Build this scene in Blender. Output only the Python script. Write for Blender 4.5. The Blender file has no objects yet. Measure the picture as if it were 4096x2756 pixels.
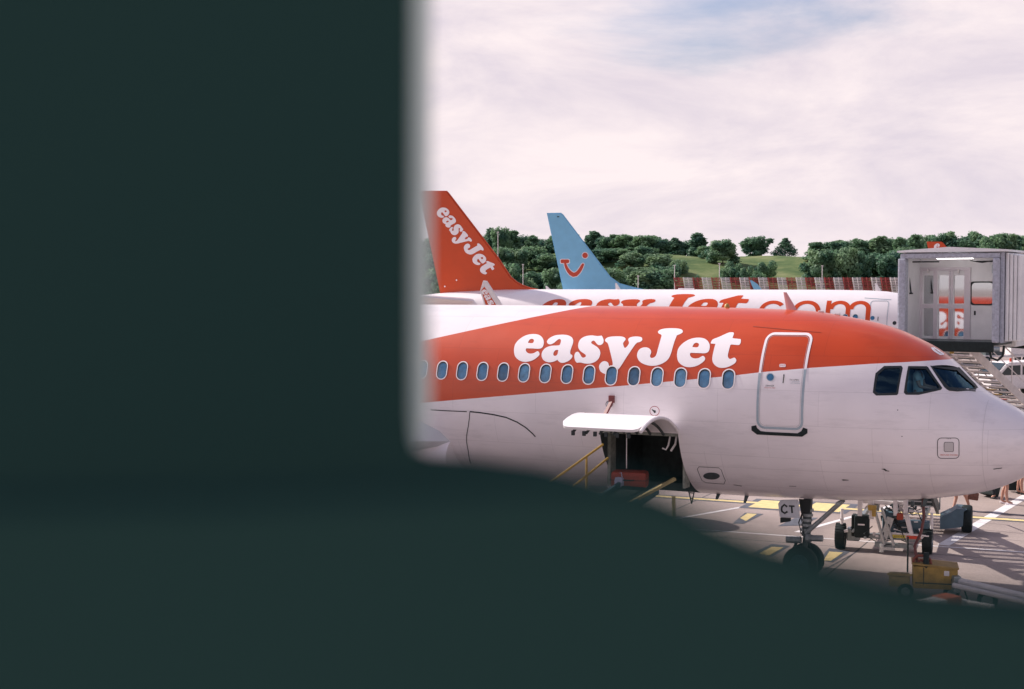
import bpy, bmesh, math, random
import numpy as np
from mathutils import Vector, Matrix
from mathutils.geometry import tessellate_polygon
random.seed(7)
R = math.radians
scn = bpy.context.scene
col = scn.collection

# ------------------------------------------------------------------ survey
# camera of the photograph (50 mm lens, 6.47 m above the apron); W, Hh = size of the photograph
CAMH = 6.469; PITCH = 0.04275; FPX = 5737.7; CX, CY = 2048.0, 1378.0
def ray(px, py):
    a = (px-CX)/FPX; b = -(py-CY)/FPX
    c, s = math.cos(PITCH), math.sin(PITCH)
    return Vector((a, c+b*s, -s+b*c))
def ground(px, py, z=0.0):
    d = ray(px, py); t = (z-CAMH)/d.z
    return Vector((d.x*t, d.y*t, z))
def atY(px, py, Y):
    d = ray(px, py); t = Y/d.y
    return Vector((d.x*t, Y, CAMH+d.z*t))
class Crop:                       # region of the photograph seen enlarged k times
    def __init__(s, x, y, k): s.x, s.y, s.k = x, y, k
    def __call__(s, *p): return [(s.x+a/s.k, s.y+b/s.k) for a, b in p]

# ------------------------------------------------------------------ materials
MATS = {}
def mat(name, colr, rough=0.5, metal=0.0, spec=0.5, var=0.0, vscale=3.0, bump=0.0, bscale=20.0, coat=0.0):
    if name in MATS: return MATS[name]
    m = bpy.data.materials.new(name); m.use_nodes = True
    nt = m.node_tree; b = nt.nodes['Principled BSDF']
    b.inputs['Roughness'].default_value = rough; b.inputs['Metallic'].default_value = metal
    b.inputs['Specular IOR Level'].default_value = spec
    b.inputs['Coat Weight'].default_value = coat; b.inputs['Coat Roughness'].default_value = 0.08
    b.inputs['Base Color'].default_value = (*colr, 1)
    if var > 0 or bump > 0:
        tc = nt.nodes.new('ShaderNodeTexCoord')
        n = nt.nodes.new('ShaderNodeTexNoise'); n.inputs['Scale'].default_value = vscale
        n.inputs['Detail'].default_value = 5; n.inputs['Roughness'].default_value = 0.6
        nt.links.new(tc.outputs['Object'], n.inputs['Vector'])
        if var > 0:
            mr = nt.nodes.new('ShaderNodeMapRange'); mr.inputs['From Min'].default_value = .3; mr.inputs['From Max'].default_value = .7
            mr.inputs['To Min'].default_value = 1-var; mr.inputs['To Max'].default_value = 1+var
            nt.links.new(n.outputs['Fac'], mr.inputs['Value'])
            mx = nt.nodes.new('ShaderNodeVectorMath'); mx.operation = 'SCALE'
            mx.inputs[0].default_value = colr
            nt.links.new(mr.outputs[0], mx.inputs['Scale']); nt.links.new(mx.outputs[0], b.inputs['Base Color'])
        if bump > 0:
            n2 = nt.nodes.new('ShaderNodeTexNoise'); n2.inputs['Scale'].default_value = bscale; n2.inputs['Detail'].default_value = 3
            nt.links.new(tc.outputs['Object'], n2.inputs['Vector'])
            bp = nt.nodes.new('ShaderNodeBump'); bp.inputs['Strength'].default_value = bump; bp.inputs['Distance'].default_value = .02
            nt.links.new(n2.outputs['Fac'], bp.inputs['Height']); nt.links.new(bp.outputs[0], b.inputs['Normal'])
    MATS[name] = m; return m

ORANGE = (0.54, 0.057, 0.006)
WHITE = (0.80, 0.74, 0.755)
M_white = mat('white_paint', WHITE, .32, spec=.5, var=.03, vscale=1.3, coat=.15)
M_orange = mat('orange_paint', ORANGE, .32, spec=.4, var=.05, vscale=1.3, coat=.1)
M_letter = mat('lettering_white', (.86, .80, .82), .4)
M_dark = mat('dark_rubber', (.012, .020, .021), .7, spec=.3, var=.3, vscale=12)
M_black = mat('black_line', (.012, .018, .02), .6)
M_metal = mat('grey_metal', (.30, .33, .34), .4, metal=.6, var=.2, vscale=15)
M_dmetal = mat('dark_metal', (.07, .09, .095), .5, metal=.4, var=.35, vscale=14)
M_wmetal = mat('white_metal', (.72, .68, .68), .45, var=.1, vscale=8)
M_yellow = mat('yellow_paint', (.42, .27, .06), .5, var=.18, vscale=6)
M_ylline = mat('yellow_marking', (.70, .55, .25), .8, var=.15, vscale=4)
M_whline = mat('white_marking', (.72, .68, .68), .8, var=.18, vscale=4)
M_bkline = mat('black_marking', (.10, .105, .13), .8, var=.25, vscale=5)
M_red = mat('red_plastic', (.55, .05, .02), .45, var=.1, vscale=9)
M_skyblue = mat('light_blue_paint', (.19, .47, .68), .4, var=.06, vscale=1.5)
M_smile = mat('smile_red', (.50, .05, .02), .5)
M_grey = mat('grey_band', (.33, .40, .45), .5, var=.12, vscale=9)
M_win = mat('cabin_window_glass', (.035, .14, .27), .12, spec=.8, var=.35, vscale=5)
M_wins = [M_win, mat('cabin_window_dark', (.018, .08, .16), .1, spec=.8, var=.5, vscale=4), mat('cabin_window_pale', (.07, .19, .32), .15, spec=.7, var=.4, vscale=6), M_win]
M_pane = mat('cab_reveal', (.03, .04, .04), .6)
M_lip = mat('bare_aluminium', (.6, .6, .62), .3, metal=.9)
M_skin = mat('skin', (.42, .22, .16), .5, var=.08, vscale=8)
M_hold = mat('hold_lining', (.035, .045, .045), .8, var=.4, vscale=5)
M_cockpit = mat('cockpit_lining', (.010, .022, .026), .7, var=.3, vscale=6)
M_steel_blue = mat('blue_grey_paint', (.06, .11, .145), .5, var=.15, vscale=6)
M_cabgrey = mat('bridge_paint', (.76, .76, .78), .5, var=.08, vscale=2)
M_cabframe = mat('bridge_bumper', (.38, .40, .47), .7, var=.25, vscale=14, bump=.4, bscale=30)
M_shirt = mat('shirt_blue', (.10, .22, .30), .8, var=.1)
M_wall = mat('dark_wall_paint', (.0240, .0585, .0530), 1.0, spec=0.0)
M_jamb = mat('pale_window_frame', (.60, .72, .68), .6)

def glass(name, tint, op, gt=(.9, .92, .95)):       # thin tinted pane: part mirror, part see-through
    m = bpy.data.materials.new(name); m.use_nodes = True; nt = m.node_tree
    nt.nodes.remove(nt.nodes['Principled BSDF']); out = nt.nodes['Material Output']
    t = nt.nodes.new('ShaderNodeBsdfTransparent'); t.inputs[0].default_value = (*tint, 1)
    g = nt.nodes.new('ShaderNodeBsdfGlossy'); g.inputs['Roughness'].default_value = .03; g.inputs[0].default_value = (*gt, 1)
    fr = nt.nodes.new('ShaderNodeFresnel'); fr.inputs['IOR'].default_value = 1.5
    ad = nt.nodes.new('ShaderNodeMath'); ad.operation = 'ADD'; ad.inputs[1].default_value = op; ad.use_clamp = True
    nt.links.new(fr.outputs[0], ad.inputs[0])
    mx = nt.nodes.new('ShaderNodeMixShader'); nt.links.new(ad.outputs[0], mx.inputs[0])
    nt.links.new(t.outputs[0], mx.inputs[1]); nt.links.new(g.outputs[0], mx.inputs[2]); nt.links.new(mx.outputs[0], out.inputs[0])
    return m
M_cockglass = glass('cockpit_glass', (.62, .88, .92), .02, (.45, .80, 1))
M_cabglass = glass('bridge_glass', (.45, .52, .5), .50)

# livery: orange band between two edges that run along the hull (object space x = -s, z up)
def livery_mat():
    m = bpy.data.materials.new('hull_livery'); m.use_nodes = True; nt = m.node_tree; N = nt.nodes; Lk = nt.links
    b = N['Principled BSDF']; b.inputs['Roughness'].default_value = .32; b.inputs['Coat Weight'].default_value = .3; b.inputs['Coat Roughness'].default_value = .12
    tc = N.new('ShaderNodeTexCoord'); sp = N.new('ShaderNodeSeparateXYZ'); Lk.new(tc.outputs['Object'], sp.inputs[0])
    def mth(op, a, bb):
        n = N.new('ShaderNodeMath'); n.operation = op
        for i, v in enumerate((a, bb)):
            if v is None: continue
            if isinstance(v, (int, float)): n.inputs[i].default_value = v
            else: Lk.new(v, n.inputs[i])
        return n.outputs[0]
    u = mth('MULTIPLY', sp.outputs['X'], -1/25.0)
    r = N.new('ShaderNodeValToRGB'); Lk.new(u, r.inputs[0]); cr = r.color_ramp
    pts = [(0, 4.72), (1.2, 4.88), (2.13, 4.90), (3.31, 4.83), (4.49, 4.73), (5.49, 4.62), (6.19, 4.52), (8.5, 4.25), (11.56, 3.91), (13.54, 3.69), (24, 2.4)]
    while len(cr.elements) < len(pts): cr.elements.new(0.5)
    for e, (s, z) in zip(cr.elements, pts): e.position = s/25.0
    for e, (s, z) in zip(cr.elements, pts): e.color = (z/8,)*3+(1,)
    low = mth('MULTIPLY', r.outputs[0], 8.0)
    a = mth('GREATER_THAN', sp.outputs['Z'], low)
    up = mth('ADD', mth('MULTIPLY', sp.outputs['X'], .222), 5.90+.222*10.25)      # upper edge falls aft
    c = mth('LESS_THAN', sp.outputs['Z'], up)
    f = mth('MULTIPLY', a, c)
    n = N.new('ShaderNodeTexNoise'); n.inputs['Scale'].default_value = 1.1; n.inputs['Detail'].default_value = 6; Lk.new(tc.outputs['Object'], n.inputs[0])
    mr = N.new('ShaderNodeMapRange'); mr.inputs['From Min'].default_value = .3; mr.inputs['From Max'].default_value = .7; mr.inputs['To Min'].default_value = .955; mr.inputs['To Max'].default_value = 1.035; Lk.new(n.outputs['Fac'], mr.inputs[0])
    mx = N.new('ShaderNodeMix'); mx.data_type = 'RGBA'; Lk.new(f, mx.inputs['Factor']); mx.inputs['A'].default_value = (*WHITE, 1); mx.inputs['B'].default_value = (*ORANGE, 1)
    sc = N.new('ShaderNodeVectorMath'); sc.operation = 'SCALE'; Lk.new(mx.outputs['Result'], sc.inputs[0]); Lk.new(mr.outputs[0], sc.inputs['Scale'])
    cx_ = N.new('ShaderNodeCombineXYZ'); Lk.new(sp.outputs['X'], cx_.inputs[0]); Lk.new(sp.outputs['Z'], cx_.inputs[1])
    bk_ = N.new('ShaderNodeTexBrick'); Lk.new(cx_.outputs[0], bk_.inputs['Vector']); bk_.inputs['Scale'].default_value = 1; bk_.inputs['Brick Width'].default_value = 2.13; bk_.inputs['Row Height'].default_value = .71; bk_.inputs['Mortar Size'].default_value = .006; bk_.inputs['Color1'].default_value = (1, 1, 1, 1); bk_.inputs['Color2'].default_value = (.975, .975, .98, 1); bk_.inputs['Mortar'].default_value = (.86, .86, .86, 1)
    ms_ = N.new('ShaderNodeMapping'); ms_.inputs['Scale'].default_value = (.35, 1, 2.2); Lk.new(tc.outputs['Object'], ms_.inputs[0])
    gn = N.new('ShaderNodeTexNoise'); gn.inputs['Scale'].default_value = 2.5; gn.inputs['Detail'].default_value = 7; gn.inputs['Roughness'].default_value = .7; Lk.new(ms_.outputs[0], gn.inputs[0])
    gr_ = N.new('ShaderNodeMapRange'); gr_.inputs['From Min'].default_value = .52; gr_.inputs['From Max'].default_value = .75; gr_.inputs['To Min'].default_value = 1.0; gr_.inputs['To Max'].default_value = .86; Lk.new(gn.outputs['Fac'], gr_.inputs[0])
    v1 = N.new('ShaderNodeVectorMath'); v1.operation = 'MULTIPLY'; Lk.new(sc.outputs[0], v1.inputs[0]); Lk.new(bk_.outputs['Color'], v1.inputs[1])
    v2 = N.new('ShaderNodeVectorMath'); v2.operation = 'SCALE'; Lk.new(v1.outputs[0], v2.inputs[0]); Lk.new(gr_.outputs[0], v2.inputs['Scale'])
    Lk.new(v2.outputs[0], b.inputs['Base Color'])
    # faint skin waviness
    n2 = N.new('ShaderNodeTexNoise'); n2.inputs['Scale'].default_value = 1.6; n2.inputs['Detail'].default_value = 2; Lk.new(tc.outputs['Object'], n2.inputs[0])
    bp = N.new('ShaderNodeBump'); bp.inputs['Strength'].default_value = .25; bp.inputs['Distance'].default_value = .02; Lk.new(n2.outputs['Fac'], bp.inputs['Height']); Lk.new(bp.outputs[0], b.inputs['Normal'])
    return m
M_livery = livery_mat()

# ------------------------------------------------------------------ object helpers
def tag(o, label=None, cat=None, group=None, kind=None):
    if label: o['label'] = label
    if cat: o['category'] = cat
    if group: o['group'] = group
    if kind: o['kind'] = kind
    return o
def empty(name, loc=(0, 0, 0), rz=0.0, label=None, cat=None, group=None):
    o = bpy.data.objects.new(name, None); col.objects.link(o); o.location = loc; o.rotation_euler = (0, 0, rz)
    o.empty_display_size = .2
    return tag(o, label, cat, group)
def link(name, me, m, parent=None, smooth=None):
    o = bpy.data.objects.new(name, me); col.objects.link(o)
    if m is not None and len(me.materials) == 0: me.materials.append(m)
    if parent: o.parent = parent
    if smooth is not None:
        me.polygons.foreach_set('use_smooth', [True]*len(me.polygons))
        me.set_sharp_from_angle(angle=R(smooth))
    return o
def copy_tree(o, parent=None):
    kids = list(o.children); c = o.copy(); col.objects.link(c); c.parent = parent
    for k in kids: copy_tree(k, c)
    return c

class MB:
    """collects shapes and links them as ONE mesh object"""
    def __init__(s): s.bm = bmesh.new()
    def box(s, c, d, rot=None, bev=0.0):
        mt = Matrix.Translation(c) @ (rot.to_4x4() if rot else Matrix.Identity(4)) @ Matrix.Diagonal((*d, 1))
        r = bmesh.ops.create_cube(s.bm, size=1, matrix=mt)
        if bev > 0:
            es = list({e for v in r['verts'] for e in v.link_edges})
            bmesh.ops.bevel(s.bm, geom=es, offset=bev, segments=2, affect='EDGES', profile=.6)
        return s
    def bar(s, a, b, w, h=None, bev=0.0):      # rectangular bar from a to b
        a, b = Vector(a), Vector(b); d = b-a; h = h or w
        q = d.to_track_quat('Y', 'Z').to_matrix()
        return s.box((a+b)/2, (w, d.length, h), q, bev)
    def tube(s, a, b, r, r2=None, n=10):
        a, b = Vector(a), Vector(b); d = b-a
        q = d.to_track_quat('Z', 'Y').to_matrix().to_4x4()
        bmesh.ops.create_cone(s.bm, cap_ends=True, segments=n, radius1=r, radius2=r if r2 is None else r2, depth=d.length, matrix=Matrix.Translation((a+b)/2) @ q)
        return s
    def path(s, pts, r, n=8):
        pts = [Vector(p) for p in pts]; rings = []
        for i, p in enumerate(pts):
            t = (pts[min(i+1, len(pts)-1)]-pts[max(i-1, 0)]).normalized()
            q = t.to_track_quat('Z', 'Y').to_matrix()
            rings.append([s.bm.verts.new(p+q @ Vector((r*math.cos(2*math.pi*k/n), r*math.sin(2*math.pi*k/n), 0))) for k in range(n)])
        for A, B in zip(rings, rings[1:]):
            for k in range(n): s.bm.faces.new((A[k], A[(k+1) % n], B[(k+1) % n], B[k]))
        s.bm.faces.new(rings[0][::-1]); s.bm.faces.new(rings[-1]); return s
    def prism(s, poly, vec):                    # polygon (3D points) pushed along vec
        vec = Vector(vec); A = [s.bm.verts.new(Vector(p)) for p in poly]; B = [s.bm.verts.new(Vector(p)+vec) for p in poly]
        n = len(A)
        s.bm.faces.new(A); s.bm.faces.new(B[::-1])
        for i in range(n): s.bm.faces.new((A[i], B[i], B[(i+1) % n], A[(i+1) % n]))
        return s
    def lathe(s, prof, n=32, m=None):          # prof: (along, radius) about local x axis
        m = m or Matrix.Identity(4); rings = []
        for x, r in prof:
            if r < 1e-5: rings.append([s.bm.verts.new(m @ Vector((x, 0, 0)))])
            else: rings.append([s.bm.verts.new(m @ Vector((x, r*math.cos(2*math.pi*k/n), r*math.sin(2*math.pi*k/n)))) for k in range(n)])
        for A, B in zip(rings, rings[1:]):
            for k in range(n):
                a = [A[k % len(A)], A[(k+1) % len(A)], B[(k+1) % len(B)], B[k % len(B)]]
                u = []
                for v in a:
                    if v not in u: u.append(v)
                if len(u) > 2:
                    try: s.bm.faces.new(u)
                    except ValueError: pass
        return s
    def loft(s, secs, cap=True):
        rr = [[s.bm.verts.new(Vector(p)) for p in sec] for sec in secs]
        n = len(rr[0])
        for A, B in zip(rr, rr[1:]):
            for k in range(n): s.bm.faces.new((A[k], A[(k+1) % n], B[(k+1) % n], B[k]))
        if cap: s.bm.faces.new(rr[0][::-1]); s.bm.faces.new(rr[-1])
        return s
    def build(s, name, m, parent=None, smooth=None):
        bmesh.ops.recalc_face_normals(s.bm, faces=s.bm.faces)
        me = bpy.data.meshes.new(name); s.bm.to_mesh(me); s.bm.free()
        return link(name, me, m, parent, smooth)

# ------------------------------------------------------------------ outlines
def smooth_loop(pts, n=5):
    """closed Catmull-Rom through pts; a 'C' entry makes the following point a corner"""
    P = []; corner = []
    nxt = False
    for p in pts:
        if p == 'C': nxt = True; continue
        P.append(Vector((p[0], p[1]))); corner.append(nxt); nxt = False
    out = []; N = len(P)
    for i in range(N):
        p1, p2 = P[i], P[(i+1) % N]
        p0 = P[i-1] if not corner[i] else p1
        p3 = P[(i+2) % N] if not corner[(i+1) % N] else p2
        for k in range(n):
            t = k/n
            out.append(.5*((2*p1)+(p2-p0)*t+(2*p0-5*p1+4*p2-p3)*t*t+(-p0+3*p1-3*p2+p3)*t**3))
    return [(v.x, v.y) for v in out]
def crop_loop(cr, pts, n=5):
    flat = [p if p == 'C' else cr(p)[0] for p in pts]
    return smooth_loop(flat, n)
A1 = Crop(2040, 1300, 8.712); A2 = Crop(2280, 1300, 7.128); A3 = Crop(2540, 1300, 8.712); A4 = Crop(2740, 1300, 8.712)
c = 'C'
E_OUT = [(850, 318), (1000, 345), (1110, 420), (1170, 530), (1178, 640), (1150, 750), (1090, 810), (990, 830), (800, 822), c, (570, 815), (550, 870), (570, 925), (620, 975), (710, 1000), (820, 985), (900, 945), (965, 915), (1020, 960), (1030, 1030), (980, 1100), (880, 1180), (740, 1250), (560, 1285), (400, 1265), (270, 1195), (180, 1090), (145, 960), (145, 820), (180, 680), (260, 565), (380, 460), (520, 380), (680, 330)]
E_IN = [(760, 485), (825, 510), (835, 560), (800, 625), (720, 635), c, (625, 620), (650, 570), (690, 510)]
A_OUT = [(1880, 342), (2030, 365), (2150, 430), (2200, 520), (2200, 620), (2160, 740), (2115, 870), (2100, 960), c, (2110, 1020), (2165, 1050), (2175, 1110), (2110, 1200), (2000, 1275), (1850, 1320), (1740, 1300), c, (1650, 1215), (1560, 1265), (1420, 1300), (1290, 1290), (1180, 1230), (1115, 1130), (1105, 1010), (1140, 910), (1230, 810), (1370, 745), (1500, 722), (1640, 718), c, (1725, 705), (1760, 640), (1778, 560), (1760, 505), (1700, 498), (1620, 555), (1530, 630), (1430, 675), (1340, 665), (1290, 600), (1310, 530), (1400, 445), (1560, 370), (1720, 345)]
A_IN = [c, (1685, 875), (1670, 970), (1640, 1045), (1570, 1080), (1515, 1045), (1520, 970), (1560, 905), (1610, 875)]
S_OUT = [(600, 300), (700, 308), (790, 318), c, (900, 305), (930, 345), (960, 440), (945, 520), (880, 570), (810, 570), (760, 530), (710, 465), (660, 450), (610, 485), (620, 530), (700, 580), (800, 650), (860, 750), (860, 850), (810, 970), (700, 1060), (560, 1102), (430, 1100), (300, 1072), c, (200, 1080), (150, 1020), (125, 900), (150, 800), (210, 765), (260, 790), (310, 870), (350, 925), (400, 930), (450, 900), (445, 850), (390, 810), (300, 745), (245, 660), (235, 570), (270, 450), (350, 370), (460, 320)]
Y_OUT = [(1005, 420), (1050, 370), (1150, 338), (1320, 325), (1480, 332), (1570, 370), (1585, 420), (1540, 480), (1515, 530), (1540, 620), (1570, 655), (1630, 610), (1680, 530), (1680, 480), (1660, 430), (1690, 370), (1790, 338), (1910, 330), (2030, 350), (2062, 400), (2050, 450), (1980, 490), (1910, 510), (1830, 600), (1720, 760), (1600, 940), (1480, 1130), (1400, 1240), (1310, 1320), (1200, 1380), (1080, 1402), (970, 1388), (870, 1320), (832, 1220), (845, 1130), (920, 1050), (1000, 1032), (1080, 1070), (1110, 1140), (1130, 1200), (1170, 1218), (1210, 1170), (1220, 1090), (1190, 940), (1150, 780), (1110, 620), (1080, 530), (1050, 495), (1008, 465)]
J_OUT = [(805, 235), (850, 185), (950, 145), (1100, 122), (1300, 115), (1500, 128), (1620, 160), (1665, 210), (1655, 265), (1580, 315), c, (1460, 365), (1430, 440), (1370, 600), (1310, 800), (1260, 980), (1190, 1140), (1100, 1250), (950, 1345), (780, 1405), (600, 1425), (420, 1400), (240, 1330), (130, 1230), (75, 1100), (85, 980), (140, 870), (230, 805), (370, 780), (480, 810), (550, 880), (565, 960), (540, 1030), (525, 1090), (560, 1145), (630, 1145), (710, 1095), (760, 990), (800, 830), (860, 620), (910, 440), (925, 360), (880, 325), (820, 290)]
T_OUT = [c, (895, 635), (935, 540), (1010, 485), (1180, 420), (1400, 320), (1520, 270), (1640, 258), (1705, 290), c, (1655, 460), (1760, 475), c, (1945, 495), (1945, 590), (1920, 660), (1870, 700), (1720, 690), (1600, 690), (1560, 780), (1520, 930), (1495, 1060), (1510, 1140), (1570, 1185), (1640, 1165), (1720, 1140), (1770, 1180), (1790, 1250), (1730, 1340), (1600, 1420), (1440, 1480), (1250, 1495), (1110, 1450), (1000, 1350), (955, 1230), (960, 1090), (1000, 900), (1040, 740), c, (1065, 660), (980, 655), (920, 650)]
def remap_e(px):                     # second e has the shape of the first
    return [(2708.7+(x-2056.6)*1.099, 1351+(y-1336.5)*1.063) for x, y in px]
eo, ei = crop_loop(A1, E_OUT), crop_loop(A1, E_IN)
WORD = [[eo, ei], [crop_loop(A1, A_OUT), crop_loop(A1, A_IN)], [crop_loop(A2, S_OUT)], [crop_loop(A2, Y_OUT)], [crop_loop(A3, J_OUT)], [remap_e(eo), remap_e(ei)], [crop_loop(A4, T_OUT)]]
def word_uv(letters=WORD):           # the word, 1 wide, v up from the baseline
    return [[[((x-2056.6)/909, (1446.5+.031*(x-2056.6)-y)/909) for x, y in lp] for lp in L] for L in letters]
WUV = word_uv()
def ring_uv(cx, cy, r, w, a0=0, a1=360, n=40):
    if a1-a0 >= 360:
        return [[(cx+r*math.cos(2*math.pi*k/n), cy+r*math.sin(2*math.pi*k/n)) for k in range(n)], [(cx+(r-w)*math.cos(2*math.pi*k/n), cy+(r-w)*math.sin(2*math.pi*k/n)) for k in range(n)]]
    A = [R(a0+(a1-a0)*k/n) for k in range(n+1)]
    return [[(cx+r*math.cos(t), cy+r*math.sin(t)) for t in A]+[(cx+(r-w)*math.cos(t), cy+(r-w)*math.sin(t)) for t in A[::-1]]]
def m_uv(x0, x1, h, w):
    mid = (x0+x1)/2; L = []
    L.append([[(x0, 0), (x0+w, 0), (x0+w, h), (x0, h)]])
    for a, b in ((x0+w*.9, mid+w/2), (mid-w/2+w*.9, x1)):
        cxx = (a+b-w*.0)/2-w*.15; r = (b-a)/2+w*.15; base = h-r
        arc = [(cxx+r*math.cos(t), base+r*math.sin(t)) for t in [math.pi*k/16 for k in range(17)]]
        arc2 = [(cxx+(r-w)*math.cos(t), base+(r-w)*math.sin(t)) for t in [math.pi*k/16 for k in range(16, -1, -1)]]
        L.append([arc[0:]+arc2+[(cxx+r-w, 0), (cxx+r, 0)]])
    return L
COM = [[[(1.018+.013*math.cos(t), .013+.013*math.sin(t)) for t in [k*math.pi/8 for k in range(16)]]], ring_uv(1.112, .06, .061, .020, 40, 320), ring_uv(1.262, .06, .062, .020)]+m_uv(1.346, 1.538, .122, .020)

# ------------------------------------------------------------------ hull shape
def pchip(xs, ys):
    xs = np.array(xs, float); ys = np.array(ys, float); h = np.diff(xs); d = np.diff(ys)/h
    m = np.zeros_like(ys); m[0] = d[0]; m[-1] = d[-1]
    for i in range(1, len(xs)-1):
        m[i] = 0 if d[i-1]*d[i] <= 0 else 2*d[i-1]*d[i]/(d[i-1]+d[i])
    def f(x):
        x = min(max(x, xs[0]), xs[-1]); i = min(max(int(np.searchsorted(xs, x))-1, 0), len(h)-1)
        t = (x-xs[i])/h[i]
        return float((2*t**3-3*t*t+1)*ys[i]+(t**3-2*t*t+t)*h[i]*m[i]+(-2*t**3+3*t*t)*ys[i+1]+(t**3-t*t)*h[i]*m[i+1])
    return f
def prof(pts):
    g = pchip([math.sqrt(p[0]) for p in pts], [p[1] for p in pts]); return lambda s: g(math.sqrt(max(s, 0)))
ZT = prof([(0, 3.17), (.12, 3.50), (.53, 3.84), (.89, 4.04), (1.16, 4.18), (1.40, 4.34), (1.86, 4.79), (2.08, 4.98), (2.37, 5.17), (2.74, 5.35), (3.04, 5.48), (3.58, 5.64), (4.27, 5.77), (4.8, 5.85), (5.5, 5.895), (6.86, 5.925), (8.7, 5.94), (12, 5.94), (26, 5.94), (30, 5.93), (34, 5.78), (37, 5.48), (37.57, 5.3)])
ZB = prof([(0, 3.17), (.12, 2.84), (.51, 2.52), (1.14, 2.22), (1.69, 2.08), (2.4, 1.96), (3.12, 1.88), (4, 1.82), (5.23, 1.78), (6.49, 1.755), (7.47, 1.75), (20, 1.75), (24, 1.76), (26, 2.0), (29, 2.8), (33, 4.0), (36.5, 4.85), (37.57, 5.1)])
BW = prof([(0, 0), (.12, .36), (.5, .73), (1, 1.05), (1.5, 1.30), (2, 1.49), (3, 1.75), (4, 1.89), (5, 1.955), (6.2, 1.975), (20, 1.975), (24, 1.97), (27, 1.85), (30, 1.5), (33, 1.05), (36, .5), (37.57, .18)])
ZC = prof([(0, 3.17), (1, 3.22), (2, 3.38), (4, 3.68), (6, 3.84), (20, 3.84), (26, 4.0), (30, 4.5), (34, 5.0), (37.57, 5.2)])
def make_hull(cut):
    f = lambda s: s if s < 9 else s+cut
    return (lambda s: ZT(f(s))), (lambda s: ZB(f(s))), (lambda s: BW(f(s))), (lambda s: ZC(f(s)))
def half_w(H, s, z):
    zt, zb, b, zc = H[0](s), H[1](s), H[2](s), H[3](s)
    e = (z-zc)/((zt-zc) if z > zc else (zc-zb)) if zt > zb else 1
    return b*math.sqrt(max(0.0, 1-e*e))
def normal(H, s, z):
    d = .02; ws = (half_w(H, s+d, z)-half_w(H, max(s-d, 0), z))/(2*d); wz = (half_w(H, s, z+d)-half_w(H, s, z-d))/(2*d)
    wz = max(-6, min(6, wz)); ws = max(-6, min(6, ws))
    return Vector((ws, 1, -wz)).normalized()      # in (x=-s, w, z)
class Plane:
    def __init__(s, nose, th, cut=0.0, dz=0.0):
        s.nose = Vector((nose[0], nose[1])); s.th = th; s.cut = cut; s.dz = dz; s.H = make_hull(cut)
        s.fwd = Vector((math.cos(th), -math.sin(th))); s.port = Vector((math.sin(th), math.cos(th)))
    def flat(s, px, py, w):        # point of the vertical plane w -> (s, z)
        d = ray(px, py); l = -s.port; t = (w+s.nose @ l)/(Vector((d.x, d.y)) @ l)
        P = Vector((d.x, d.y))*t; return (-((P-s.nose) @ s.fwd), CAMH+d.z*t-s.dz)
    def hit(s, px, py):            # where the line of sight meets the hull -> (s, z)
        lo, hi = None, None
        prev = None
        for i in range(121):
            w = 2.4-i*.03
            a, z = s.flat(px, py, w)
            g = w-half_w(s.H, a, z) if a > 0 else 1
            if g < 0: hi = w; lo = prev; break
            prev = w
        if hi is None: return s.flat(px, py, .3)
        for _ in range(18):
            m = (lo+hi)/2; a, z = s.flat(px, py, m)
            if m-half_w(s.H, a, z) < 0: hi = m
            else: lo = m
        return s.flat(px, py, hi)
def conform(H, loops_list, side, off, ds=.15, dz=.07):
    """flat outlines in (s, z) -> bmesh lying on the hull, off metres proud"""
    bm = bmesh.new()
    for loops in loops_list:
        vl = [[Vector((p[0], p[1], 0)) for p in lp] for lp in loops]
        flat = [v for l in vl for v in l]; tri = tessellate_polygon(vl)
        V = [bm.verts.new(v) for v in flat]
        for t in tri:
            if len(set(t)) == 3:
                try: bm.faces.new([V[i] for i in t])
                except ValueError: pass
    xs = [v.co.x for v in bm.verts]; zs = [v.co.y for v in bm.verts]
    for ax, lo, hi, st in ((0, min(xs), max(xs), ds), (1, min(zs), max(zs), dz)):
        k = math.ceil(lo/st)
        while k*st < hi:
            co = [0, 0, 0]; co[ax] = k*st; no = [0, 0, 0]; no[ax] = 1
            bmesh.ops.bisect_plane(bm, geom=bm.verts[:]+bm.edges[:]+bm.faces[:], plane_co=co, plane_no=no, dist=1e-5); k += 1
    for v in bm.verts:
        s, z = v.co.x, v.co.y
        zt, zb = H[0](s), H[1](s); z = min(max(z, zb+.004), zt-.004)
        w = half_w(H, s, z); n = normal(H, s, z)
        v.co = Vector((-s+n.x*off, -side*(w+n.y*off), z+n.z*off))
    # consistent outward normals
    bm.normal_update()
    for f in bm.faces:
        if f.normal.y*(-side) < 0: f.normal_flip()
    return bm
def decal(P, name, loops_list, m, parent, side=1, off=.004, ds=.15, dz=.07, label=None):
    bm = conform(P.H, loops_list, side, off, ds, dz)
    me = bpy.data.meshes.new(name); bm.to_mesh(me); bm.free()
    o = link(name, me, m, parent)
    me.polygons.foreach_set('use_smooth', [True]*len(me.polygons))
    if label: o['label'] = label
    return o
def band(pts, w, closed=False):       # stroke of width w along pts
    P = [Vector(p) for p in pts]; n = len(P); A = []; B = []
    for i in range(n):
        a = P[i-1] if (closed or i > 0) else P[i]; b = P[(i+1) % n] if (closed or i < n-1) else P[i]
        t = (b-a).normalized(); nn = Vector((-t.y, t.x))*w/2
        A.append(tuple(P[i]+nn)); B.append(tuple(P[i]-nn))
    if closed: 
        ar = lambda L: abs(sum(L[i-1][0]*L[i][1]-L[i][0]*L[i-1][1] for i in range(len(L))))
        return [A, B] if ar(A) > ar(B) else [B, A]
    return [A+B[::-1]]
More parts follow.
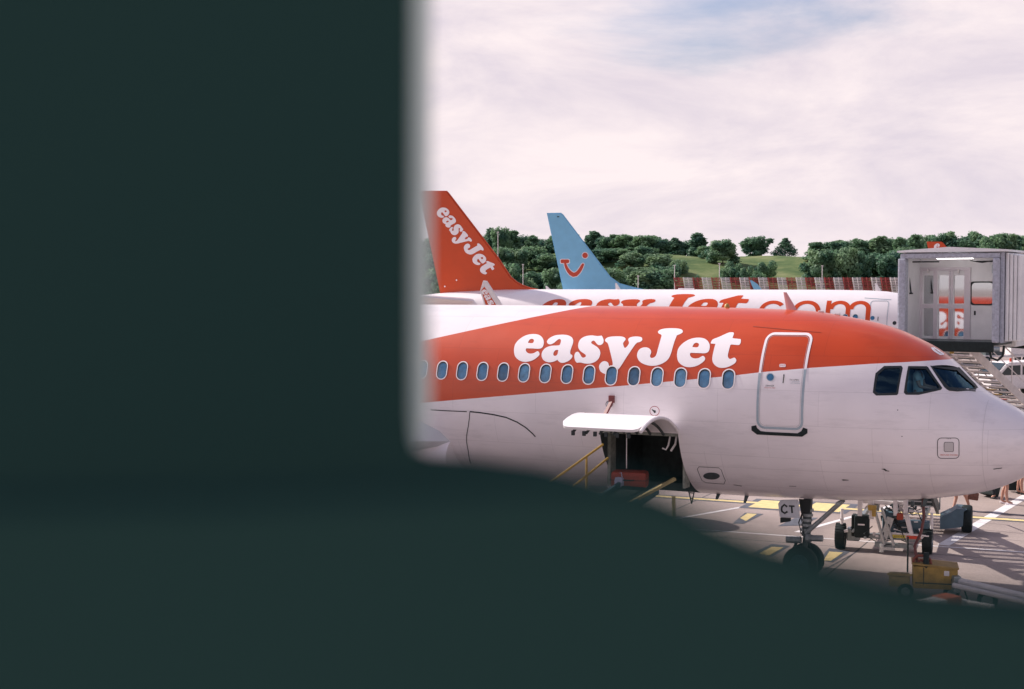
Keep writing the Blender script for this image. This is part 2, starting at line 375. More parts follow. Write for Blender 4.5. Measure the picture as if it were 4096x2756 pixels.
def rrect(cx, cy, w, h, r, n=5, sk=0.0):
    out = []
    for sx, sy, a0 in ((1, 1, 0), (-1, 1, 90), (-1, -1, 180), (1, -1, 270)):
        for k in range(n+1):
            t = R(a0+90*k/n); y = cy+sy*(h/2-r)+r*math.sin(t)
            out.append((cx+sx*(w/2-r)+r*math.cos(t)+sk*(y-cy), y))
    return out

def hull_mesh(P, nring, length, fine):
    bm = bmesh.new(); H = P.H; L = length
    ss = [0.0]; s = 0.0
    steps = [(.012, .03), (.1, .05), (.6, .08), (4.2, .14), (9.6, .24), (14, .3), (L, .7)] if fine else [(.1, .06), (.8, .15), (6, .4), (L, 1.0)]
    for end, st in steps:
        while s < end-1e-6: s = min(s+st, end); ss.append(s)
    rings = []
    for s in ss:
        if s == 0: rings.append([bm.verts.new((0, 0, H[0](0)))]); continue
        zt, zb, b, zc = H[0](s), H[1](s), H[2](s), H[3](s); rr = []
        for k in range(nring):
            t = 2*math.pi*k/nring; cz = math.cos(t)
            rr.append(bm.verts.new((-s, b*math.sin(t), zc+((zt-zc) if cz > 0 else (zc-zb))*cz)))
        rings.append(rr)
    for A, B in zip(rings, rings[1:]):
        for k in range(nring):
            if len(A) == 1: bm.faces.new((A[0], B[k], B[(k+1) % nring]))
            else: bm.faces.new((A[k], B[k], B[(k+1) % nring], A[(k+1) % nring]))
    bm.faces.new(rings[-1])
    bmesh.ops.recalc_face_normals(bm, faces=bm.faces)
    me = bpy.data.meshes.new('fuselage'); bm.to_mesh(me); bm.free(); return me
AF = [(0, 0), (.02, .26), (.08, .48), (.2, .62), (.4, .6), (.7, .34), (1, .03), (.7, -.2), (.4, -.34), (.2, -.36), (.08, -.28), (.02, -.14)]
def wing_sections(secs, side):
    out = []
    for w, sle, ch, z, th in secs:
        out.append([(-(sle+ch*a), -side*w, z+ch*th*b) for a, b in AF])
    return out
def plate(P, name, poly, w0, th, m, parent, bev=.03):    # upright plate: outline in (s, z), at w0
    mb = MB(); mb.prism([(-a, -(w0-th/2), z) for a, z in poly], (0, -th, 0))
    bmesh.ops.recalc_face_normals(mb.bm, faces=mb.bm.faces)
    if bev: bmesh.ops.bevel(mb.bm, geom=[e for e in mb.bm.edges if len(e.link_faces) == 2 and e.calc_face_angle(0) > .6 and abs(e.verts[0].co.y-e.verts[1].co.y) < 1e-5], offset=bev, segments=3, affect='EDGES')
    return mb.build(name, m, parent, 35)
def flat_text(name, letters, fn, w, th, side, m, parent):    # letters on an upright plate
    bm = bmesh.new()
    for loops in letters:
        vl = [[Vector((*fn(*p), 0)) for p in lp] for lp in loops]; flat = [v for l in vl for v in l]
        V = [bm.verts.new((-v.x, -side*w, v.y)) for v in flat]
        for t in tessellate_polygon(vl):
            if len(set(t)) == 3:
                try: bm.faces.new([V[i] for i in t])
                except ValueError: pass
    bm.normal_update()
    for f in bm.faces:
        if f.normal.y*side > 0: f.normal_flip()
    me = bpy.data.meshes.new(name); bm.to_mesh(me); bm.free(); return link(name, me, m, parent)

def cabin_windows(P, root, s_list, z, side=1, ring_mat=None):
    glass0 = None
    for i_, s in enumerate(s_list):
        w_, h_ = .245, .385
        g = decal(P, 'cabin_window', [[rrect(s, z, w_, h_, .115)]], M_wins[(i_*7+i_//3) % 4], root, side, .008, 1, .06)
        rg = decal(P, 'window_frame', [[rrect(s, z, w_+.046, h_+.046, .135), rrect(s, z, w_, h_, .115)]], ring_mat or M_letter, g, side, .016, 1, .06)
        # dark seal, slightly inside the frame
        decal(P, 'window_seal', [[rrect(s, z, w_+.002, h_+.002, .115), rrect(s-.008, z-.012, w_-.035, h_-.035, .10)]], M_black, g, side, .012, 1, .06)

def wheel(mb_t, mb_r, cpos, r, w, axis=(0, 1, 0)):
    q = Vector(axis).to_track_quat('X', 'Z').to_matrix().to_4x4(); m = Matrix.Translation(cpos) @ q
    rr = r*.55
    mb_t.lathe([(-w/2, rr), (-w/2, r*.88), (-w*.42, r*.96), (-w*.25, r), (w*.25, r), (w*.42, r*.96), (w/2, r*.88), (w/2, rr), (-w/2, rr)], 28, m)
    mb_r.lathe([(-w*.42, 0), (-w*.42, rr*.35), (-w*.25, rr*.55), (-w*.3, rr*.9), (-w*.48, rr*1.0), (w*.48, rr*1.0), (w*.3, rr*.9), (w*.25, rr*.55), (w*.42, rr*.35), (w*.42, 0)], 20, m)

def common_parts(P, root, mfin, finpoly, wl_mat, wing_ds=0.0, wingz=0.0, sides=(1, -1), fuse_len=37.57):
    H = P.H
    for sd in sides:
        secs = [(1.2, 12.0, 7.2, 2.75, .15), (1.95, 12.6+0, 6.3, 2.8, .14), (6.4, 15.0, 3.9, 3.15, .12), (16.9, 20.5, 1.6, 4.25+wingz, .11)]
        secs = [(a, b+wing_ds, cc, d, e) for a, b, cc, d, e in secs]
        MB().loft(wing_sections(secs, sd)).build('wing', M_cabgrey if False else M_wing, root, 35)
        # engine
        y = -sd*5.75; s0 = 11.5+wing_ds; z0 = 1.8; m = Matrix.Translation((-s0, y, z0))
        e = MB().lathe([(-.35, .84), (-.1, .93), (0, 1.0), (-.12, 1.07), (-.5, 1.16), (-1.4, 1.2), (-2.4, 1.1), (-3.3, .86), (-3.3, .7), (-2.6, .66), (-4.1, .30), (-4.4, .0)], 40, m).build('engine', M_white, root, 40)
        MB().lathe([(-.35, .85), (-.12, .945), (.015, 1.01), (-.1, 1.085), (-.35, 1.145)], 40, m).build('intake_lip', M_lip, e, 40)
        MB().lathe([(.0-.5, .86), (-.5, .3), (-.25, 0.0)], 30, m).build('fan', M_dmetal, e, 30)
        MB().box((-(s0+2.6), y, z0+1.25), (3.4, .28, .7), bev=.1).build('pylon', M_white, root, 30)
        # tailplane
        L = fuse_len-37.57
        MB().loft(wing_sections([(.3, 32.0+L, 4.0, 5.15, .10), (6.2, 35.6+L, 1.4, 5.7, .09)], sd)).build('tailplane', M_white, root, 35)
        # main gear
        gx = -(17.9+wing_ds)
        st = MB().tube((gx, -sd*3.8, .5), (gx, -sd*3.6, 2.8), .11).build('main_gear_strut', M_metal, root, 30)
        t_, r_ = MB(), MB()
        for o in (-.46, .46): wheel(t_, r_, (gx, -sd*3.8+o, .58), .58, .40)
        t = t_.build('tyre', M_dark, st, 30); r_.build('rim', M_metal, st, 30)
    plate(P, 'fin', finpoly, 0, .22, mfin, root, .09)
M_wing = mat('wing_grey', (.55, .56, .58), .4, var=.06, vscale=1)

def antenna(P, root, s, z, m, h=.42, ch=.40, lean=.36):
    bm = MB(); prof_ = lambda sc, ds, zz: [(-(s+ds+ch*sc*a), .03*b*2*sc, z+zz) for a, b in ((0, 0), (.3, .5), (.7, .4), (1, 0), (.7, -.4), (.3, -.5))]
    bm.loft([prof_(1, 0, -.03), prof_(.3, lean, h)]); return bm.build('blade_antenna', m, root, 40)

# ================================================================== PLANE 1 (the near jet)
TH1 = 0.477144
nose1 = (6.38835+5.07*math.cos(TH1), 31.18656-5.07*math.sin(TH1))
P1 = Plane(nose1, TH1)
jet1 = empty('airliner', (nose1[0], nose1[1], 0), -TH1, 'nearest airliner, orange over white, cargo door open and nose to the right', 'airliner', 'airliners parked on the apron')
B7 = Crop(2200, 1550, 2.851); C4 = Crop(2800, 1350, 1.7986); W6 = Crop(3460, 1440, 4.662); D7 = Crop(2980, 1300, 3.41); F8 = Crop(1600, 1600, 3.885)
me = hull_mesh(P1, 128, 37.57, True)
hull = link('fuselage', me, M_livery, jet1)
me.materials.append(M_hold); me.materials.append(M_cockpit); me.materials.append(M_wmetal)
def cut_hull(cutter_mb, slot):
    cutter_mb.bm.faces.ensure_lookup_table()
    for f in cutter_mb.bm.faces: f.material_index = slot
    bmesh.ops.recalc_face_normals(cutter_mb.bm, faces=cutter_mb.bm.faces)
    cm = bpy.data.meshes.new('cut'); cutter_mb.bm.to_mesh(cm); cutter_mb.bm.free()
    for m_ in hull.data.materials: cm.materials.append(m_)
    co = bpy.data.objects.new('cut', cm); col.objects.link(co)
    co.parent = jet1
    md = hull.modifiers.new('b', 'BOOLEAN'); md.object = co; md.operation = 'DIFFERENCE'; md.solver = 'EXACT'
    bpy.context.view_layer.update(); dg = bpy.context.evaluated_depsgraph_get()
    new = bpy.data.meshes.new_from_object(hull.evaluated_get(dg)); hull.modifiers.clear()
    old = hull.data; hull.data = new; bpy.data.meshes.remove(old); bpy.data.objects.remove(co); bpy.data.meshes.remove(cm)
    new.name = 'fuselage'
S_A, S_B = 7.29, 9.12
# cargo hold
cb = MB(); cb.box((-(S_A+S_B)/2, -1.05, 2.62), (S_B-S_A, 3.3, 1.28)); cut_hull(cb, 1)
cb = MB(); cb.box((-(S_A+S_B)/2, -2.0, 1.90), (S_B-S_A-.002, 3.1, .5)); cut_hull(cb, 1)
# cockpit cavity and its windows
W1 = W6((360, 122), (670, 118), (695, 160), (612, 620), (590, 645), (215, 655), (155, 600), (205, 255))
W2 = W6((812, 122), (1145, 128), (1170, 145), (1430, 520), (1400, 555), (1000, 640), (770, 640), (735, 600))
W3 = W6((1225, 112), (1750, 143), (1775, 165), (2100, 515), (2060, 550), (1540, 545), (1490, 500))
cav = MB()
secs = []
for s, k in ((1.75, .80), (2.1, .87), (2.6, .90), (3.2, .92), (3.9, .92)):
    zt, zb, b, zc = P1.H[0](s), P1.H[1](s), P1.H[2](s), P1.H[3](s)
    secs.append([(-s, b*k*math.sin(t), zc+(zt-zc-.12)*math.cos(t)) for t in [-1.85+3.7*i/20 for i in range(21)]])
cav.loft(secs); bmesh.ops.remove_doubles(cav.bm, verts=cav.bm.verts, dist=1e-4); cut_hull(cav, 2)
WIN = []
for poly in (W1, W2, W3):
    sz = [P1.hit(*p) for p in poly]; pts = []; nn = Vector((0, 0, 0))
    for s_, z_ in sz:
        w_ = half_w(P1.H, s_, z_); n = normal(P1.H, s_, z_); nn += n; pts.append(Vector((-s_, -w_, z_)))
    nn.normalize(); nv = Vector((nn.x, -nn.y, nn.z)); WIN.append((sz, pts, nv))
for sz, pts, nv in WIN:
    cb = MB(); cb.prism([p+nv*.25 for p in pts], -nv*.62); cut_hull(cb, 2)
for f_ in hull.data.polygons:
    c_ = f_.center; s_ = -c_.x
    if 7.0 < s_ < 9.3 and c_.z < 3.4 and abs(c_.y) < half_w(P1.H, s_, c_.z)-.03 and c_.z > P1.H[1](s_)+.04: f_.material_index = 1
    elif 1.2 < s_ < 4.1 and c_.z > 2.9 and abs(c_.y) < half_w(P1.H, s_, c_.z)-.035 and c_.z < P1.H[0](s_)-.06: f_.material_index = 2
hull.data.polygons.foreach_set('use_smooth', [True]*len(hull.data.polygons)); hull.data.set_sharp_from_angle(angle=R(30))
for i, (sz, pts, nv) in enumerate(WIN):
    nm = ('cockpit_side_window', 'cockpit_side_window', 'windshield')[i]
    g = decal(P1, nm, [[sz]], M_cockglass, jet1, 1, -.012, .1, .1)
    cen = Vector((sum(a for a, b in sz)/len(sz), sum(b for a, b in sz)/len(sz)))
    inner = [tuple(cen+(Vector(p)-cen)*(1-.045/max(.1, (Vector(p)-cen).length))) for p in sz]
    outer = [tuple(cen+(Vector(p)-cen)*(1+.012/max(.1, (Vector(p)-cen).length))) for p in sz]
    decal(P1, 'window_seal', [[outer, inner]], M_black, g, 1, .003, .1, .1)
    # mirror image for the far side of the nose (opaque dark glass)
    decal(P1, nm, [[sz]], M_cockpit, jet1, -1, .004, .1, .1)
W2c = sum((Vector(p) for p in WIN[1][0]), Vector((0, 0)))/len(WIN[1][0])

# lettering on the near side, traced on the hull
decal(P1, 'lettering', [[[P1.hit(*p) for p in lp] for lp in L] for L in WORD], M_letter, jet1, 1, .004)
# lettering on the far side (read from the other side of the aircraft)
decal(P1, 'lettering', [[[(7.0+u*5.2, 4.72+v*5.2*1.0) for u, v in lp] for lp in L] for L in WUV], M_letter, jet1, -1, .004)
cabin_windows(P1, jet1, [6.1771+.533*k for k in range(19)], 4.452, 1)
cabin_windows(P1, jet1, [6.1771+.533*k for k in range(0, 19, 1)], 4.452, -1)

# entry door: pale stripe round it, grey on the white part
def door(P, root, sc, w, zb_, zt_, lean=0.0, stripe=.05, lower=M_grey, upper=M_letter, zsplit=None, side=1):
    r = .17; outer = rrect(sc, (zb_+zt_)/2, w, zt_-zb_, r); inner = rrect(sc, (zb_+zt_)/2, w-2*stripe, zt_-zb_-2*stripe, r-stripe)
    d = decal(P, 'cabin_door', [[rrect(sc, (zb_+zt_)/2, w-2*stripe-.03, zt_-zb_-2*stripe-.03, r-.06), rrect(sc, (zb_+zt_)/2, w-2*stripe-.045, zt_-zb_-2*stripe-.045, r-.067)]], M_seam, root, side, .0035, .2, .05)
    full = conform(P.H, [[outer, inner]], side, .005, .2, .05)
    me = bpy.data.meshes.new('door_stripe'); full.to_mesh(me); full.free()
    me.materials.append(upper); me.materials.append(lower)
    if zsplit:
        for p in me.polygons:
            cz = p.center; p.material_index = 1 if cz.z < zsplit(-cz.x) else 0
    o = link('door_stripe', me, None, d); me.polygons.foreach_set('use_smooth', [True]*len(me.polygons)); return d
M_seam = mat('panel_seam', (.40, .40, .42), .6)
lowline = lambda s: np.interp(s, [0, 2.13, 3.31, 4.49, 5.49, 6.19, 8.5], [4.9, 4.9, 4.83, 4.73, 4.62, 4.52, 4.25])
dtl = P1.hit(*D7((262, 108))[0]); dbr = P1.hit(*D7((795, 1433))[0]); dbl = P1.hit(*D7((155, 1200))[0]); dtr = P1.hit(*D7((905, 150))[0])
dsc = (dbl[0]+P1.hit(*D7((795, 1200))[0])[0])/2; dw = abs(dbl[0]-P1.hit(*D7((795, 1200))[0])[0])
dz0 = P1.hit(*D7((475, 1425))[0])[1]; dz1 = P1.hit(*D7((570, 103))[0])[1]
print('door', dsc, dw, dz0, dz1, dtl, dtr)
cdoor = door(P1, jet1, dsc, dw, dz0, dz1, zsplit=lowline)
# door porthole, arrow handle, markings, kick plate
def zone(cr, pts): return [P1.hit(*p) for p in cr(*pts)]
def disc(cx, cy, r, n=20, ry=None): return [(cx+r*math.cos(2*math.pi*k/n), cy+(ry or r)*math.sin(2*math.pi*k/n)) for k in range(n)]
def dec_px(name, cr, pts, m, parent, off=.004, label=None): return decal(P1, name, [[zone(cr, pts)]], m, parent, 1, off, .15, .06, label)
dec_px('door_window', D7, disc(346, 712, 47), M_win, cdoor, .004)
decal(P1, 'porthole_ring', [[zone(D7, disc(346, 712, 56)), zone(D7, disc(346, 712, 47))]], M_grey, cdoor, 1, .007, .15, .06)
hd = MB(); a_ = zone(D7, [(523, 795), (530, 680)])
dec_px('door_handle', D7, [(514, 795), (526, 795), (540, 690), (543, 690), (533, 668), (520, 690), (526, 690)], M_black, cdoor, .012)
dec_px('exit_sign', D7, rrect(512, 553, 84, 42, 12), M_letter, cdoor, .004)
def small_text(txt, P, s, z, size, m, parent, name='door_text', side=1, ang=0.0, off=.007):
    cu = bpy.data.curves.new('t', 'FONT'); cu.body = txt; cu.size = size; cu.align_x = 'CENTER'; cu.align_y = 'CENTER'; cu.resolution_u = 2
    o = bpy.data.objects.new('t', cu); dg = bpy.context.evaluated_depsgraph_get(); me = bpy.data.meshes.new_from_object(o)
    bpy.data.objects.remove(o); bpy.data.curves.remove(cu)
    for v in me.vertices:
        x, y = v.co.x*math.cos(ang)-v.co.y*math.sin(ang), v.co.x*math.sin(ang)+v.co.y*math.cos(ang)
        ss, zz = s-side*x, z+y
        w = half_w(P.H, ss, zz); n = normal(P.H, ss, zz); v.co = (-ss+n.x*off, -side*(w+n.y*off), zz+n.z*off)
    me.name = name; return link(name, me, m, parent)
ps = lambda x, y: P1.hit(*D7((x, y))[0])
small_text('EXIT', P1, *ps(512, 553), .055, M_smile, cdoor)
small_text('DANGER', P1, *ps(340, 830), .045, M_black, cdoor)
small_text('DOOR TO OPEN', P1, *ps(340, 858), .03, M_smile, cdoor)
small_text('TO OPEN', P1, *ps(672, 750), .045, M_black, cdoor)
small_text('PUSH FLAP\nLIFT HANDLE', P1, *ps(690, 785), .033, M_grey, cdoor)
kp = [(90, 1378), (155, 1365), (165, 1400), (215, 1445), (300, 1455), (720, 1475), (770, 1445), (795, 1398), (853, 1418), (853, 1475), (780, 1522), (165, 1492), (90, 1435)]
dec_px('door_sill_plate', D7, kp, M_dark, jet1, .012)
dec_px('rain_gutter', D7, [(110, 16), (1040, 100), (1040, 106), (110, 24)], mat('gutter', (.30, .045, .02), .5), jet1, .006)
# small hatches and marks along the hull
def outline(name, cr, pts, wd, m=M_black, parent=None, off=.004):
    return decal(P1, name, [band([P1.hit(*p) for p in cr(*pts)], wd, True)], m, parent or jet1, 1, off, .15, .06)
h1 = outline('service_hatch', C4, rrect(1786, 796, 155, 146, 28), .012)
dec_px('hatch_plate', C4, rrect(1790, 787, 66, 66, 10), mat('hatch_grey', (.50, .47, .47), .5), h1, .004)
decal(P1, 'hatch_outline', [band([P1.hit(*p) for p in C4(*rrect(1790, 787, 68, 68, 10))], .008, True)], M_black, h1, 1, .006, .15, .06)
s_, z_ = P1.hit(*C4((1790, 845))[0]); small_text('GROUND POWER', P1, s_, z_, .04, M_smile, h1); small_text('115 V', P1, s_, z_+.33, .035, M_black, h1)
h2 = outline('access_panel', B7, [(1700, 903), (1925, 915), (1955, 940), (2000, 1060), (1985, 1100), (1780, 1085), (1735, 1060), (1680, 930)], .012)
dec_px('intake_grille', B7, disc(1842, 1008, 95, 20, 40), M_dmetal, h2, .005)
outline('round_port', B7, disc(676, 190, 38), .010)
dec_px('round_port_cover', B7, [(650, 165), (676, 160), (676, 220), (650, 212)], M_grey, jet1, .004)
rc = outline('latch_dial', B7, disc(1193, 268, 54), .012, mat('red_line', (.35, .04, .04), .6))
dec_px('dial_pointer', B7, [(1165, 245), (1185, 258), (1205, 262), (1208, 285), (1190, 292), (1178, 272), (1160, 252)], M_black, rc, .006)
for pts in ([(1300, 945), (1330, 942), (1345, 955), (1362, 958), (1362, 962), (1335, 960), (1320, 948)], [(1018, 1022), (1030, 1019), (1070, 1023), (1070, 1026), (1030, 1028)], [(2110, 943), (2172, 935), (2172, 940), (2110, 948)]):
    dec_px('drain_vent', C4, pts, M_black, jet1, .008)
for pts in ([(242, 1057), (302, 1066), (300, 1069), (242, 1060)], [(642, 1066), (692, 1068), (692, 1071), (642, 1069)]):
    dec_px('drain_vent', C4, pts, M_black, jet1, .006)
for x, y in ((1422, 522), (1453, 711)): dec_px('static_port', C4, disc(x, y, 4, 8), M_black, jet1, .004)
# pitot probes on the chin, drain masts under the belly
for (x, y, hh) in ((110, 1130, .09), (312, 1140, .12), (1605, 1140, .12)):
    s_, z_ = P1.hit(*C4((x, y-14))[0]); w_ = half_w(P1.H, s_, z_)
    MB().loft([[(-s_+a, -w_*.6+b, P1.H[1](s_)+.05) for a, b in ((-.05, 0), (0, .012), (.05, 0), (0, -.012))], [(-s_-.05+a*.6, -w_*.6+b*.6, P1.H[1](s_)-hh) for a, b in ((-.05, 0), (0, .012), (.05, 0), (0, -.012))]]).build('drain_mast', M_dmetal, jet1)
# radome joint, frame joints, long skin seams
M_faint = mat('skin_joint', (.60, .56, .57), .5)
def ringline(s, z0, z1, wd, m): return decal(P1, 'skin_joint', [[[(s-wd/2, z0), (s+wd/2, z0), (s+wd/2, z1), (s-wd/2, z1)]]], m, jet1, 1, .003, .3, .05)
ringline(1.16, 2.28, 4.1, .008, M_faint); ringline(3.02, 1.95, 3.0, .006, M_faint); ringline(6.75, 1.85, 2.9, .006, M_faint); ringline(10.35, 1.85, 3.0, .006, M_faint)
decal(P1, 'skin_seam', [[[(1.2, 2.62), (7.15, 2.55), (7.15, 2.557), (1.2, 2.627)]]], M_faint, jet1, 1, .003, .3, .05)
decal(P1, 'skin_seam', [[[(9.12, 2.45), (17, 2.45), (17, 2.457), (9.12, 2.457)]]], M_faint, jet1, 1, .003, .3, .05)
# white ring on the nose top (stencil) and wipers
decal(P1, 'stencil_ring', [band([P1.hit(*p) for p in Crop(3600, 1340, 4.7)(*[(600, 235), (640, 225), (700, 262), (770, 315), (815, 345), (805, 372), (770, 372), (710, 340), (650, 300), (612, 262)])], .022, True)], M_letter, jet1, 1, .006, .1, .05)
wp = [P1.hit(*p) for p in W6((1565, 556), (1720, 572), (2060, 574))]
q = [Vector((-a, -half_w(P1.H, a, b)-.02, b)) for a, b in wp]; MB().path(q, .014).build('wiper', M_black, jet1, 30)
# belly fairing: seams where the wing root fairing meets the hull
fo = [P1.hit(*p) for p in F8((1085, 180), (1250, 196), (1450, 226), (1650, 270), (1820, 342), (1960, 430), (2060, 520), (2105, 570))]
decal(P1, 'fairing_seam', [band(fo, .030)], M_black, jet1, 1, .006, .2, .04)
fo2 = [P1.hit(*p) for p in F8((480, 153), (760, 168), (1040, 180))]
decal(P1, 'fairing_seam', [band(fo2, .022)], M_black, jet1, 1, .006, .2, .04)
fo3 = [P1.hit(*p) for p in F8((1085, 190), (1080, 280), (1062, 410), (1035, 560), (1035, 640), (1060, 780), (1100, 985))]
decal(P1, 'fairing_seam', [band(fo3, .018)], M_black, jet1, 1, .006, .2, .04)
# the fairing itself bulges from the lower hull
def fairing(sd):
    secs = []
    for i in range(22):
        s = 13.0+i*.5; k = math.sin(math.pi*min(max((s-13.0)/10.5, 0), 1))**.6
        zt_, zb_ = 3.05, 1.75-.22*k; bw_ = 1.93+.30*k
        secs.append([(-s, -sd*(.5+(bw_-.5)*math.cos(t)**.8 if math.cos(t) > 0 else .5), (zt_+zb_)/2+(zt_-zb_)/2*math.sin(t)) for t in [-math.pi/2+math.pi*j/18 for j in range(19)]])
    return MB().loft(secs).build('wing_fairing', M_white, jet1, 60)
fairing(1); fairing(-1)
# cargo door, swung up and out
def cargo_door():
    R_ = 2.07; hinge = Vector((1.88, 3.33)); chord = Vector((2.12, .19)); n = 14
    cm_ = chord.length; sag = R_-math.sqrt(R_*R_-(cm_/2)**2); u = chord.normalized(); v = Vector((-u.y, u.x))
    cen = hinge+chord/2-v*(R_-sag)
    half = math.asin(cm_/2/R_); up_ = math.atan2(v.y, v.x)
    A = [up_+half-2*half*k/n for k in range(n+1)]
    def pt(a, r): return cen+Vector((math.cos(a), math.sin(a)))*r
    bm = MB(); secs = []
    for i in range(25):
        s = S_A+.01+(S_B-S_A-.02)*i/24; e = min(i, 24-i)/24*(S_B-S_A)
        rr = .22; shrink = 0 if e > rr else (rr-math.sqrt(max(0, rr*rr-(rr-e)**2)))/cm_
        nA = int(0)
        aa = [A[0]+(A[-1]-A[0])*(1-shrink)*k/n for k in range(n+1)]
        top = [pt(a, R_) for a in aa]; bot = [pt(a, R_-.06) for a in aa[::-1]]
        secs.append([(-s, -p.x, p.y) for p in top+bot])
    bm.loft(secs); cd = bm.build('cargo_door', M_cdoor, jet1, 40)
    # inner ribs and latches on the outer edge
    rb = MB()
    for k in range(1, 6):
        s = S_A+(S_B-S_A)*k/6
        pts = [pt(a, R_-.13) for a in A]
        rb.path([(-s, -p.x, p.y) for p in pts], .03, 6)
    rb.build('door_ribs', M_hold, cd)
    for k in range(6):
        s = S_B-.32-(S_B-S_A-.6)*k/5; p = pt(A[-1], R_-.09)
        MB().box((-s, -p.x+.0, p.y-.045), (.07, .05, .10), bev=.01).build('door_latch', M_black, cd)
    e = MB().path([(-(S_A+.005), -pt(a, R_-.035).x, pt(a, R_-.035).y) for a in A], .038, 8).build('door_edge', M_wmetal, cd, 40)
    # actuator lever
    p = Vector((-8.78, -2.02, 3.95)); q_ = Vector((-8.80, -2.55, 3.52))
    MB().box(p, (.12, .08, .16), bev=.01).bar(p+Vector((0, -.02, -.06)), (-8.85, -2.3, 3.56), .08, .05).bar((-8.85, -2.3, 3.60), (-9.02, -2.85, 3.70), .07, .04).build('door_actuator', mat('actuator_red', (.16, .03, .03), .5, var=.3), cd)
M_cdoor = mat('cargo_door_paint', (.82, .78, .79), .35, var=.03)
cargo_door()
# hold: door frame, net strap, ceiling struts
fr = MB()
fr.box((-(S_B-.035), -1.30, 2.62), (.07, .30, 1.26)).box((-(S_A+.03), -1.30, 2.62), (.05, .3, 1.2)).box((-(S_A+S_B)/2, -1.78, 3.22), (S_B-S_A-.02, .12, .07))
fr.build('hold_frame', mat('hold_frame_grey', (.22, .23, .20), .6, var=.3, vscale=12), jet1)
st = MB().path([(-8.6, -1.6, 3.2), (-8.6, -1.6, 2.4)], .012).path([(-7.62, -1.5, 3.15), (-7.66, -1.5, 2.95), (-7.72, -1.5, 2.85), (-7.8, -1.5, 2.88)], .02).path([(-7.47, -1.5, 3.15), (-7.5, -1.5, 2.98), (-7.6, -1.5, 2.83)], .025)
st.build('cargo_strap', M_wmetal, jet1)
# crown: blade antenna, beacon, small fittings
a0 = P1.flat(3182, 1241, 0)
antenna(P1, jet1, P1.flat(3178, 1241, 0)[0]-.06, P1.H[0](6)-.0, mat('antenna_pink', (.62, .30, .30), .4), .36, .24, .24)
s_, z_ = P1.flat(2908, 1238, 0); MB().lathe([(0, .06), (.03, .06), (.08, .045), (.11, .0)], 16, Matrix.Translation((-s_, 0, P1.H[0](s_)-.01)) @ Matrix.Rotation(R(-90), 4, 'Y')).build('beacon', M_yellow, jet1, 40)
for px_ in (3285, 3350): 
    s_, z_ = P1.flat(px_, 1250, 0); MB().box((-s_, .0, P1.H[0](s_)+.01), (.12, .07, .05), bev=.01).build('crown_fitting', M_wmetal, jet1)
fin1 = [(27.6, 5.88), (29.4, 6.25), (30.4, 6.75), (34.4, 11.6), (34.75, 11.76), (36.2, 11.76), (35.7, 5.6), (30, 5.6)]
common_parts(P1, jet1, M_orange, fin1, M_orange, wing_ds=.6)
for sd in (1, -1):
    mb = MB(); mb.prism([(-s, -sd*16.9, z) for s, z in ((21.3, 4.2), (22.6, 5.3), (23.0, 5.35), (22.7, 4.2))], (0, -sd*.1, 0)); mb.build('winglet', M_orange, jet1)

